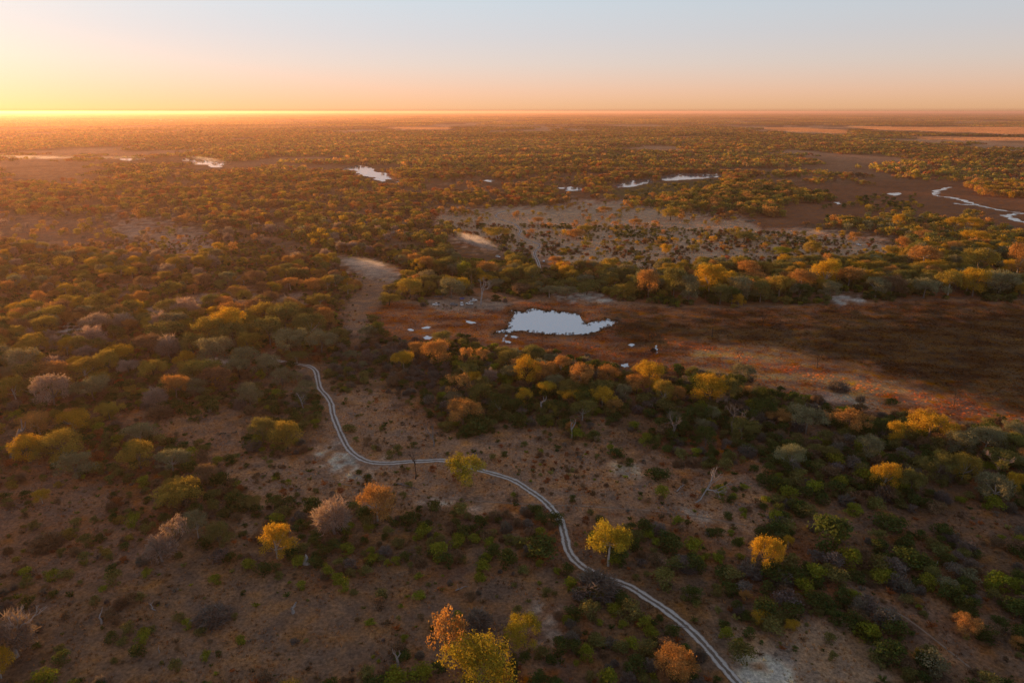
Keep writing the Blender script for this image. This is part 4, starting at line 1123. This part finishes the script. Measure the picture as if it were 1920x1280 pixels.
# far woodland in patches
def patches(forms, cell, r0, r1, name, label, scl, thr):
    X, Y = grid(cell, r1, 41, r0, .12, ymin=0, seed=31)
    z = zone_of(X, Y); tp = np.array([q[1] for q in ZONES])[z]
    k = tp > .05
    hgt = np.full(X.shape, 11.0)
    k &= ~blocked(X, Y, hgt, np.full(X.shape, cell * 1.1), KEEP)
    g_ = fbm(X / 420, Y / 900, 63, 3); k &= ~((g_ > .60) & (rng.uniform(size=X.shape) < .85))
    X, Y = X[k], Y[k]; n = len(X)
    v = fbm(X / 260, Y / 260, 61, 3)
    tint = np.stack([1.0 + .5 * (v - .5), 1.0 + .2 * (v - .5), 1.0 - .2 * (v - .5)], 1) * (.45 + 1.1 * fbm(X / 500, Y / 500, 62, 2))[:, None]
    S = np.stack([np.full(n, scl), np.full(n, scl), rng.uniform(.6, 1.1, n) * (.6 + .9 * fbm(X / 300, Y / 200, 64, 2))], 1)
    stuff_scatter(name, forms, (np.stack([X, Y, np.zeros(n)], 1), S, rng.integers(0, 4, n) * math.pi / 2, rng.integers(0, len(forms), n), tint), label)
patches(PATCH, 100, RNEAR - 20, 5400, 'distant_woodland', 'distant brown and orange woodland covering the flat plain', 1.0, .05)
patches(PATCH_L, 500, 5400, 42000, 'horizon_woodland', 'hazy woodland running to the flat horizon', 1.0, .05)

X, Y = grid(2.9, 430, 37, 90, seed=43)
z = zone_of(X, Y, 4)
zclear = np.array([q[0] is MARSH or q[0] is PALE3 or q[0] is PALE6 or q[0] is PALE2 for q in ZONES])[z]
g = fbm(X / 10, Y / 10, 97, 3); px, py, d = proj(X, Y)
k = ~zclear & (px > -200) & (px < 2100) & (rng.uniform(size=X.shape) < np.clip((g - .46) * 3.6, .015, .65)) & (track_dist(X, Y) > 2.4)
X, Y = X[k], Y[k]; n = len(X); print('herbs', n)
cn = pick({'brown': .42, 'deep': .08, 'olive': .22, 'rust': .16, 'grey': .08, 'lime': .04}, n)
tt = np.array([PAL[c] for c in cn]) * rng.uniform(.8, 1.5, (n, 1)); w = .5 + 2.2 * rng.uniform(size=n) ** 2
ff = FANS + [BUSHES[0], BUSHES[2]]
stuff_scatter('low_herbs', ff, (np.stack([X, Y, terrain(X, Y)], 1), np.stack([w, w, w * rng.uniform(.5, .9, n)], 1), rng.uniform(0, 6.28, n), rng.integers(0, 5, n), tt), 'low brown and green herbs dotted over the savanna floor')
Wp = [at(*p) for p in POND]; Wf = fractal(Wp, .2, 4, 0); q = rng.integers(0, len(Wf), 260)
X = np.array([Wf[i].x for i in q]) + rng.normal(size=260) * 1.1; Y = np.array([Wf[i].y for i in q]) + rng.normal(size=260) * 1.3; w = rng.uniform(.7, 2.4, 260)
tt = np.array([.10, .065, .035])[None] * rng.uniform(.5, 1.8, (260, 1))
stuff_scatter('reed_clumps', TUSS, (np.stack([X, Y, np.zeros(260)], 1), np.stack([w, w, rng.uniform(.4, 1.3, 260)], 1), rng.uniform(0, 6.28, 260), rng.integers(0, 3, 260), tt), 'dark reed clumps fringing the pond and standing in its shallows')
def grass_patch(seed, size, n):
    r_ = np.random.default_rng(seed); P = np.stack([r_.uniform(-size / 2, size / 2, n), r_.uniform(-size / 2, size / 2, n), np.zeros(n)], 1)
    t = r_.uniform(0, 6.28, n); a = np.stack([np.cos(t), np.sin(t), np.zeros(n)], 1) * r_.uniform(2, 6, (n, 1)); hz_ = np.zeros((n, 3)); hz_[:, 2] = r_.uniform(.8, 1.8, n)
    V = np.stack([P - a, P + a, P + a * .8 + hz_, P - a * .8 + hz_], 1).reshape(-1, 3)
    return mesh_np('grass', V, np.arange(4 * n).reshape(n, 4), M_FOL, leaf_colors(r_, n, amt=.25))
GP = [grass_patch(330 + i, 110, 500) for i in range(2)]
X, Y = grid(100, 9000, 41, 1600, .1, ymin=0, seed=33)
px, py, d = proj(X, Y); k = np.zeros(X.shape, bool)
for P_ in (FAR_PLAIN1, FAR_PLAIN2, FAR_PLAIN3, FAR_P4, FAR_P5): k |= sdf(px, py, P_) > -.3
X, Y = X[k], Y[k]; n = len(X); print('plain grass', n)
stuff_scatter('plain_grass', GP, (np.stack([X, Y, np.zeros(n)], 1), np.ones((n, 3)), np.zeros(n), rng.integers(0, 2, n), np.tile([.62, .34, .2], (n, 1)) * rng.uniform(.8, 1.1, (n, 1))), 'tall grass tinted with orange sunlight on the open plains near the horizon')  # orange of the sunlit plains is painted into the grass tint
# ground cover: grass tufts and marsh tussocks
X, Y = grid(1.55, 350, 37, 90, seed=41)
z = zone_of(X, Y, 3)
marshz = [k for k, q in enumerate(ZONES) if q[0] is MARSH][0]
g = fbm(X / 7, Y / 7, 95, 3)
k = (z != marshz) & (rng.uniform(size=X.shape) < np.clip((g - .35) * 3, 0.05, .95)) & (track_dist(X, Y) > 1.9)
px, py, d = proj(X, Y); k &= (px > -150) & (px < 2070)
for P_ in (PALE3, PALE6, PALE2): k &= (sdf(px, py, P_) < 0) | (rng.uniform(size=X.shape) < .12)
X, Y = X[k], Y[k]; n = len(X); print('tufts', n)
base = soil(X, Y); base = base * rng.uniform(.55, 1.8, (n, 1)) * np.array([1.1, 1.0, .85])
w = rng.uniform(.5, 1.3, n); hh = rng.uniform(.35, .95, n)
stuff_scatter('grass_tufts', TUFTS, (np.stack([X, Y, terrain(X, Y)], 1), np.stack([w, w, hh], 1), rng.uniform(0, 6.28, n), rng.integers(0, 3, n), base), 'dry brown grass tufts over the savanna floor')
X, Y = grid(1.55, 640, 40, 180, seed=42)
z = zone_of(X, Y, 2); px, py, d = proj(X, Y)
m1 = (z == marshz)
for n_, P_ in PONDS[:10]: m1 &= sdf(px, py, P_) < -.6
g = fbm(X / 8, Y / 8, 96, 3)
k = m1 & (px < 2100) & (rng.uniform(size=X.shape) < np.clip((g - .3) * 2.6, 0.1, .95))
X, Y = X[k], Y[k]; n = len(X); print('tussocks', n)
base = soil(X, Y) * rng.uniform(.7, 1.75, (n, 1)) * np.array([1.15, 1.0, .85])
w = rng.uniform(.6, 1.7, n); hh = rng.uniform(.3, .75, n)
stuff_scatter('marsh_grass', TUSS, (np.stack([X, Y, terrain(X, Y) - .02], 1), np.stack([w, w, hh], 1), rng.uniform(0, 6.28, n), rng.integers(0, 3, n), base), 'rust brown sedge hummocks covering the dry marsh')

X, Y = grid(2.6, 860, 36, 430, seed=44)
px, py, d = proj(X, Y)
k = (sdf(px, py, CLEAR_N) > 1) & (py > 400) & (rng.uniform(size=X.shape) < .55)
X, Y = X[k], Y[k]; n = len(X); print('stubble', n)
base = soil(X, Y) * rng.uniform(.8, 1.7, (n, 1)) * np.array([1.15, 1.0, .9]); w = rng.uniform(.8, 1.8, n)  # tint carries the clearing's pinkish light as colour
stuff_scatter('clearing_grass', TUSS, (np.stack([X, Y, terrain(X, Y) - .02], 1), np.stack([w, w, w * .45], 1), rng.uniform(0, 6.28, n), rng.integers(0, 3, n), base), 'dry grass tinted with pinkish light in the far clearing')

# ------------------------------------------------------------------ dead trees, snags, logs, mounds
def dead(x, ytop, ybase, w, me, tint, nm, label, cat='dead tree', rot=0.0, tilt=0.0, group=None):
    X, Y = at(x, ybase); dep = Y * CP + H * SP; Wd = w * dep / F
    hh = min(max(float(height_for(Y, ytop)), 1.2), 26)
    e = bpy.data.objects.new(nm, None); COL.objects.link(e); e.location = (X, Y, float(terrain(X, Y)) - .05)
    e.rotation_euler = (0, tilt, rot)
    b = link('branches', me, e); b.scale = (Wd, Wd, hh); tint_obj(b, tint)
    tag(e, label, cat, group); return e, Wd, hh
WT = (.34, .31, .30); DK = (.075, .055, .045); MD = (.22, .19, .175)
dead(902, 521, 571, 36, BAREFINE[0], WT, 'dead_tree', 'pale leafless tree with fine forking branches beside the camp vehicles', rot=1.0)
dead(1372, 752, 812, 56, BARE[0], MD, 'dead_tree', 'dead grey tree with spreading limbs near the marsh edge, right of centre', rot=2.0)
dead(1305, 868, 942, 52, BARE[1], WT, 'dead_tree', 'bleached leaning dead tree with antler-like limbs in the right clearing', rot=.3, tilt=.8)
dead(1865, 846, 892, 52, BARE[2], (.55, .36, .27), 'dead_tree', 'bleached reddish dead tree with tangled limbs at the right edge', rot=1.2)
e_, w_, h_ = dead(33, 1143, 1232, 82, BARE[0], WT, 'dead_tree', 'large bleached wide-crowned bare tree at the lower left edge', rot=4.0)
o = link('twigs', TWIGS[0], e_); tint_obj(o, (.22, .18, .165)); o.scale = (w_ * .95, w_ * .95, h_ * .95)
dead(1262, 772, 826, 48, BARE[1], MD, 'dead_tree', 'grey bare tree just left of the dead marsh-edge tree', rot=3.0)
dead(779, 845, 897, 28, BARE[2], DK, 'dead_tree', 'dark small bare tree in front of the sandy track', rot=1.0)
dead(813, 793, 836, 34, BAREFINE[0], MD, 'dead_tree', 'grey fine-twigged bare tree left of the fluffy orange tree', rot=2.2)
dead(567, 736, 767, 40, BARE[1], WT, 'dead_tree', 'low pale bare tree left of the upper sandy track', rot=.3)
dead(1221, 438, 459, 15, BARE[0], DK, 'dead_tree', 'dark bare tree alone in the far clearing', rot=.3)
dead(22, 768, 858, 40, SNAG[0], MD, 'dead_snag', 'long grey leaning bare trunk at the left picture edge', rot=.2, tilt=.4)
dead(1015, 737, 776, 16, SNAG[0], WT, 'dead_snag', 'white dead snag standing before the dark thicket, centre', rot=.2)
dead(1072, 783, 822, 12, SNAG[1], WT, 'dead_snag', 'thin white broken snag right of the fatter white snag', rot=1.2)
dead(746, 1212, 1250, 14, SNAG[1], WT, 'dead_snag', 'thin pale snag near the bottom edge left of the golden trees', rot=.7)
dead(191, 1147, 1170, 16, SNAG[0], WT, 'dead_snag', 'short pale snag among lower left shrubs', rot=2.7)
dead(550, 1130, 1150, 18, SNAG[1], WT, 'dead_snag', 'small forked pale snag in the lower left grass', rot=2.0)
dead(299, 1212, 1224, 8, SNAG[0], WT, 'dead_snag', 'tiny pale stick standing near the lower left bottom', rot=2.9)
dead(1752, 1052, 1075, 8, SNAG[0], WT, 'dead_snag', 'thin white snag among the right-hand bushes', rot=1.9)
for (x, yt, yb, w, where_) in ((1335,588,632,14,'in the dark marsh right of the pond'), (1430,585,612,10,'in the dark marsh, second from the pond'), (1462,598,618,12,'in the middle of the dark marsh'),
                          (1532,660,690,14,'where the dark marsh turns lighter'), (1618,640,668,10,'in the marsh right of the middle'), (1788,725,762,16,'at the right end of the marsh'), (1385,655,678,12,'on the lighter marsh below the dark part')):
    dead(x, yt, yb, w, BARE[int(x) % 3], DK, 'dead_tree', 'thin dark dead tree ' + where_, rot=x * .7)
def log(x, y, L_, ang, r, tint, label):
    X, Y = at(x, y); rg = np.random.default_rng(int(x)); T = Tubes()
    p = [np.array([-L_ / 2 + L_ * k / 4, rg.uniform(-.2, .2), r * 1.1 + rg.uniform(-.05, .1)]) for k in range(5)]
    T.tube(p, [r, r * .95, r * .8, r * .6, r * .35], 7)
    for k in range(4):
        q = p[1 + k % 3]; T.tube([q, q + np.array([rg.uniform(.4, 1.6), rg.uniform(-1.6, 1.6), rg.uniform(.1, .9)])], [r * .45, r * .1], 5)
    o = link('fallen_log', T.mesh('fallen_log', M_BARK)); tint_obj(o, tint); o.location = (X, Y, float(terrain(X, Y))); o.rotation_euler = (0, 0, ang)
    tag(o, label, 'log')
log(765, 912, 9.0, -.45, .26, MD, 'long grey fallen log in the clearing below the track')
log(752, 906, 6.0, .3, .16, MD, 'thinner grey log lying behind the longer one')
log(285, 1139, 4.0, 2.4, .14, WT, 'small bleached log in the lower left grass')
log(865, 1103, 3.4, .6, .13, WT, 'short pale log in the grass below the dark thicket')
log(955, 1000, 5.0, 1.1, .12, WT, 'bleached branch lying left of the lower track')
log(660, 776, 5.0, -.5, .12, WT, 'thin white branch on the sand left of the track')
log(1275, 1175, 4.2, -.2, .12, WT, 'pale branch beside the lower sandy track')
log(1640, 1018, 4.0, .1, .12, WT, 'pale stick lying among the right-hand bushes')
log(1475, 975, 3.6, 1.0, .12, WT, 'small pale branch at the edge of the right clearing')
log(1275, 916, 6.0, .9, .2, WT, 'white fallen limb at the foot of the leaning dead tree')

M_CLAY = simple_mat('grey_termite_clay', (.34, .31, .30), .95, var=.3, scale=2.5)
def mound(x, y, r, h, label):
    rg = np.random.default_rng(int(x)); n, m_ = 18, 12; V = []; Fq = []
    for j in range(m_ + 1):
        t = j / m_; rad = r * (1 - t) ** .75 * (1 - .25 * math.sin(t * 3.1)) + .03
        for i in range(n):
            a = 2 * math.pi * i / n; q = rad * (1 + .16 * math.sin(3 * a + 5 * t + x) + rg.uniform(-.07, .07))
            V.append((q * math.cos(a), q * math.sin(a), h * t - .1))
    for j in range(m_):
        for i in range(n): Fq.append((j * n + i, j * n + (i + 1) % n, (j + 1) * n + (i + 1) % n, (j + 1) * n + i))
    me = mesh_np('termite_mound', V, Fq, M_CLAY); X, Y = at(x, y); o = link('termite_mound', me); o.location = (X, Y, float(terrain(X, Y))); tag(o, label, 'mound')
mound(395, 768, 1.5, 3.4, 'pointed grey termite mound among the bushes left of the track')
mound(575, 1054, 1.1, 3.2, 'pale pointed termite mound below the round golden tree')

# ------------------------------------------------------------------ vehicles
M_WHITE = simple_mat('white_paint', (.78, .78, .78), .35, var=.06, spec=.5)
M_GREY = simple_mat('grey_paint', (.16, .17, .18), .4, var=.1, spec=.5)
M_BLUE = simple_mat('blue_canvas', (.05, .08, .28), .8, var=.2)
M_CANVAS = simple_mat('dark_canvas', (.05, .05, .055), .9, var=.25)
M_TANC = simple_mat('sand_canvas', (.42, .38, .32), .9, var=.15)
M_GLASS = simple_mat('dark_glass', (.02, .025, .03), .08, var=.1, spec=.8)
M_TYRE = simple_mat('black_rubber', (.02, .02, .02), .9, var=.2)
M_STEEL = simple_mat('dull_steel', (.35, .35, .36), .45, metal=.8, var=.1)
M_LAMP = simple_mat('lamp_lens', (.75, .75, .72), .15, var=.05, spec=.8)
import bmesh
def prism(name, prof, w0, w1f, mat, parent, bev=.05):
    """side profile (x,z,width factor) extruded across the width"""
    bm = bmesh.new(); Lf = [bm.verts.new((x, -w0 / 2 * k, z)) for x, z, k in prof]; Rt = [bm.verts.new((x, w0 / 2 * k, z)) for x, z, k in prof]; n = len(prof)
    bm.faces.new(Lf); bm.faces.new(Rt[::-1])
    for i in range(n): bm.faces.new((Lf[i], Rt[i], Rt[(i + 1) % n], Lf[(i + 1) % n]))
    bmesh.ops.recalc_face_normals(bm, faces=bm.faces)
    if bev: bmesh.ops.bevel(bm, geom=[e for e in bm.edges], offset=bev, segments=2, affect='EDGES')
    me = bpy.data.meshes.new(name); bm.to_mesh(me); bm.free(); me.materials.append(mat)
    return link(name, me, parent)
def quad(name, pts, mat, parent, th=.02):
    bm = bmesh.new(); f = bm.faces.new([bm.verts.new(p) for p in pts]); bm.normal_update()
    r = bmesh.ops.extrude_face_region(bm, geom=[f]); nrm = f.normal.copy()
    for v in [g for g in r['geom'] if isinstance(g, bmesh.types.BMVert)]: v.co += nrm * th
    bmesh.ops.recalc_face_normals(bm, faces=bm.faces)
    me = bpy.data.meshes.new(name); bm.to_mesh(me); bm.free(); me.materials.append(mat); return link(name, me, parent)
def wheel(parent, x, y, r=.39, w=.25):
    def cyl(nm, r_, w_, mat, par, r2=None):
        bm = bmesh.new(); bmesh.ops.create_cone(bm, cap_ends=True, segments=20, radius1=r_, radius2=r_, depth=w_)
        bmesh.ops.rotate(bm, verts=bm.verts, matrix=__import__('mathutils').Matrix.Rotation(math.pi / 2, 3, 'X'))
        bmesh.ops.bevel(bm, geom=[e for e in bm.edges if len(e.link_faces) == 2 and abs(e.calc_face_angle(0)) > 1], offset=.03, segments=2, affect='EDGES')
        me = bpy.data.meshes.new(nm); bm.to_mesh(me); bm.free(); me.materials.append(mat); return link(nm, me, par)
    t = cyl('wheel', r, w, M_TYRE, parent); t.location = (x, y, r); cyl('rim', r * .55, w + .02, M_STEEL, t)
def vehicle(name, x, y, heading, paint, kind, label, top=None):
    X, Y = at(x, y); e = bpy.data.objects.new(name, None); COL.objects.link(e); e.location = (X, Y, float(terrain(X, Y)) + .03); e.rotation_euler = (0, 0, heading)
    prism('body', [(-2.35, .45, 1), (2.3, .45, 1), (2.4, .75, .98), (2.32, 1.08, .95), (.95, 1.18, 1), (-2.4, 1.18, 1), (-2.45, .7, 1)], 1.86, 1, paint, e, .06)
    cabx = (-2.3, .95) if kind == 'wagon' else (-.75, .95)
    a, b = cabx
    prism('cabin', [(a, 1.16, .97), (b, 1.16, .97), (b - .45, 1.82, .84), (a + .12, 1.84, .84)], 1.84, 1, paint, e, .04)
    quad('windscreen', [(b + .0, -.78, 1.24), (b + .0, .78, 1.24), (b - .38, .70, 1.76), (b - .38, -.70, 1.76)], M_GLASS, e)
    quad('rear_window', [(a - .0, .74, 1.30), (a - .0, -.74, 1.30), (a + .07, -.68, 1.74), (a + .07, .68, 1.74)], M_GLASS, e)
    n = 3 if kind == 'wagon' else 1
    for sgn in (-1, 1):
        L0, L1 = a + .2, b - .28; seg = (L1 - L0) / n
        for k in range(n):
            x0, x1 = L0 + seg * k + .05, L0 + seg * (k + 1) - .05
            yb, yt_ = .905 * sgn, .80 * sgn
            P_ = [(x0, yb, 1.26), (x1, yb, 1.26), (x1 - .04, yt_, 1.72), (x0, yt_, 1.72)]
            quad('side_window', P_ if sgn < 0 else P_[::-1], M_GLASS, e)
        for wx in (-1.5, 1.5): wheel(e, wx, .82 * sgn)
        q = quad('headlight', [(2.41, .72 * sgn - .14, .82), (2.41, .72 * sgn + .14, .82), (2.38, .72 * sgn + .14, 1.0), (2.38, .72 * sgn - .14, 1.0)], M_LAMP, e)
    prism('bumper', [(2.38, .42, 1), (2.62, .42, 1), (2.62, .66, 1), (2.38, .66, 1)], 1.78, 1, M_GREY, e, .03)
    prism('bumper', [(-2.62, .42, 1), (-2.4, .42, 1), (-2.4, .62, 1), (-2.62, .62, 1)], 1.78, 1, M_GREY, e, .03)
    if kind == 'pickup': prism('canopy', [(-2.38, 1.20, .98), (-.80, 1.20, .98), (-.80, 1.86, .88), (-2.34, 1.88, .88)], 1.84, 1, top or paint, e, .04)
    if kind == 'open': prism('load_bed', [(-2.38, 1.20, .96), (-.82, 1.20, .96), (-.82, 1.55, .9), (-2.30, 1.45, .9)], 1.8, 1, M_CANVAS, e, .05)
    if kind == 'tent':
        prism('roof_rack', [(-2.2, 1.90, .8), (.4, 1.90, .8), (.4, 1.96, .8), (-2.2, 1.96, .8)], 1.7, 1, M_STEEL, e, .01)
    return tag(e, label, 'vehicle')
vehicle('pickup_truck', 818, 572.5, math.pi + .1, M_WHITE, 'pickup', 'white pickup at the left end of the camp, nose to the left', M_CANVAS)
vehicle('station_wagon', 851, 573, .1, M_GREY, 'wagon', 'dark grey vehicle parked at the middle of the camp')
vehicle('station_wagon', 866, 572.5, -1.45, M_WHITE, 'wagon', 'white vehicle with blue canvas facing the viewer at the camp')
vehicle('pickup_truck', 880, 571, math.pi - .3, M_WHITE, 'pickup', 'white pickup with a pale canopy right of centre in the camp', M_TANC)
vehicle('pickup_truck', 888, 564.5, .25, M_WHITE, 'open', 'white pickup with a dark load at the right rear of the camp')
vehicle('pickup_truck', 934, 483, -.9, M_WHITE, 'pickup', 'pale pickup driving just ahead of the bright dust trail', M_TANC)
vehicle('safari_truck', 1019.5, 492, 1.5, M_GREY, 'pickup', 'boxy white-topped safari truck seen from behind on the far track', M_WHITE)
vehicle('pickup_truck', 1610, 461, -1.3, M_WHITE, 'wagon', 'white truck standing under an orange tree beyond the belt')
def tent(name, x, y, w, d, h, rot, mat, label):
    X, Y = at(x, y); e = bpy.data.objects.new(name, None); COL.objects.link(e); e.location = (X, Y, float(terrain(X, Y))); e.rotation_euler = (0, 0, rot)
    n = 8; V = []; Fq = []
    for i in range(n + 1):
        for j in range(n + 1):
            u, v = i / n - .5, j / n - .5; V.append((u * w, v * d, h + .45 * (1 - 4 * v * v) - .25 * (1 - 4 * u * u)))
    for i in range(n):
        for j in range(n): Fq.append((i * (n + 1) + j, (i + 1) * (n + 1) + j, (i + 1) * (n + 1) + j + 1, i * (n + 1) + j + 1))
    me = mesh_np('canvas_roof', V, Fq, mat, smooth=True); link('canvas_roof', me, e)
    for sx in (-.5, .5):
        for sy in (-.5, .5):
            T = Tubes(); T.tube([(sx * w, sy * d, 0), (sx * w, sy * d, h)], [.05, .04], 6); T_m = T.mesh('pole', M_STEEL); link('pole', T_m, e)
    return tag(e, label, 'awning')
tent('camp_awning', 823, 562, 5.5, 4.0, 2.4, .2, M_CANVAS, 'dark canvas awning behind the leftmost camp pickup')
tent('camp_awning', 866.5, 565, 3.0, 3.2, 2.3, .1, M_BLUE, 'blue canvas awning behind the white vehicle facing the viewer')

# ------------------------------------------------------------------ dust and mist
def cloud(name, a, b, width, height, dens, label, z=0.0, seed=0, aniso=.35, nscale=2.4, col=(1, .9, .8)):
    A_ = np.array(at(*a)); B_ = np.array(at(*b)); c = (A_ + B_) / 2; L_ = float(np.linalg.norm(B_ - A_)); ang = math.atan2(B_[1] - A_[1], B_[0] - A_[0])
    bm = bmesh.new(); bmesh.ops.create_icosphere(bm, subdivisions=3, radius=1.0)
    me = bpy.data.meshes.new(name); bm.to_mesh(me); bm.free()
    o = link(name, me); o.scale = (L_ / 2 * 1.1, width / 2, height / 2); o.location = (c[0], c[1], z + height * .42); o.rotation_euler = (0, 0, ang)
    m, N, L = new_mat(name + '_air'); out = N.new('ShaderNodeOutputMaterial'); v = N.new('ShaderNodeVolumePrincipled')
    tc = N.new('ShaderNodeTexCoord'); no = N.new('ShaderNodeTexNoise'); no.inputs['Scale'].default_value = nscale; no.inputs['Detail'].default_value = 6; no.inputs['Roughness'].default_value = .72
    mp = N.new('ShaderNodeMapping'); mp.inputs['Scale'].default_value = (max(1, L_ / width * .45), 1.6, .8); mp.inputs['Location'].default_value = (seed, seed * 2.1, 0)
    L.new(tc.outputs['Object'], mp.inputs[0]); L.new(mp.outputs[0], no.inputs['Vector'])
    ln = N.new('ShaderNodeVectorMath'); ln.operation = 'LENGTH'; L.new(tc.outputs['Object'], ln.inputs[0])
    fo = N.new('ShaderNodeMapRange'); fo.inputs['From Min'].default_value = 1.0; fo.inputs['From Max'].default_value = .0; fo.interpolation_type = 'SMOOTHERSTEP'; fo.inputs['To Min'].default_value = 0; fo.inputs['To Max'].default_value = 1
    L.new(ln.outputs['Value'], fo.inputs['Value'])
    nr_ = N.new('ShaderNodeMapRange'); nr_.inputs['From Min'].default_value = .42; nr_.inputs['From Max'].default_value = .80; nr_.inputs['To Max'].default_value = dens; L.new(no.outputs['Fac'], nr_.inputs['Value'])
    mu = N.new('ShaderNodeMath'); mu.operation = 'MULTIPLY'; L.new(fo.outputs[0], mu.inputs[0]); L.new(nr_.outputs[0], mu.inputs[1]); L.new(mu.outputs[0], v.inputs['Density'])
    v.inputs['Color'].default_value = (*col, 1); v.inputs['Anisotropy'].default_value = aniso
    L.new(v.outputs[0], out.inputs['Volume']); me.materials.append(m)
    return tag(o, label, kind='stuff')
cloud('dust_cloud', (850, 446), (940, 479), 24, 12, .42, 'bright golden dust trailing behind the pickup beyond the belt', seed=1)
cloud('dust_cloud', (700, 441), (800, 449), 14, 9, .16, 'thin dust hanging over the road left of the bright trail', seed=2)
cloud('dust_cloud', (635, 490), (755, 521), 28, 9, .15, 'grey dust cloud drifting over the road left of the tree belt', seed=3)
cloud('dust_cloud', (1480, 440), (1565, 443), 14, 8, .22, 'thin dust streak right of the far clearing', seed=4)
cloud('dust_cloud', (1190, 422), (1245, 424), 12, 5, .12, 'faint dust patch in the far clearing', seed=5)
cloud('mist', (-80, 299), (180, 300), 70, 14, .06, 'pale mist lying low at the far left', seed=6, col=(1, .97, .95))
cloud('mist', (150, 300), (290, 299), 50, 12, .03, 'pale mist over the water in the left distance', seed=7, col=(1, .97, .95))
cloud('mist', (350, 297), (430, 310), 40, 14, .03, 'golden mist over the far left pond', seed=8, col=(1, .97, .95))

# ------------------------------------------------------------------ haze: one closed box of thin air over the plain
def box_mesh(name, x0, x1, y0, y1, z0, z1, mat):
    V = [(x, y, z) for z in (z0, z1) for y in (y0, y1) for x in (x0, x1)]
    Fq = [(0, 2, 3, 1), (4, 5, 7, 6), (0, 1, 5, 4), (2, 6, 7, 3), (0, 4, 6, 2), (1, 3, 7, 5)]
    me = bpy.data.meshes.new(name); me.from_pydata(V, [], Fq); me.materials.append(mat)
    return link(name, me)
m, N, L = new_mat('thin_haze')
o_ = N.new('ShaderNodeOutputMaterial'); v_ = N.new('ShaderNodeVolumePrincipled')
v_.inputs['Density'].default_value = 3.8e-5; v_.inputs['Anisotropy'].default_value = 0.55; v_.inputs['Color'].default_value = (.92, .60, .48, 1)
L.new(v_.outputs[0], o_.inputs['Volume'])
hz = box_mesh('haze', -62000, 62000, -62000, 62000, -4, 124, m)
tag(hz, 'thin golden dust haze lying over the plain', kind='stuff')
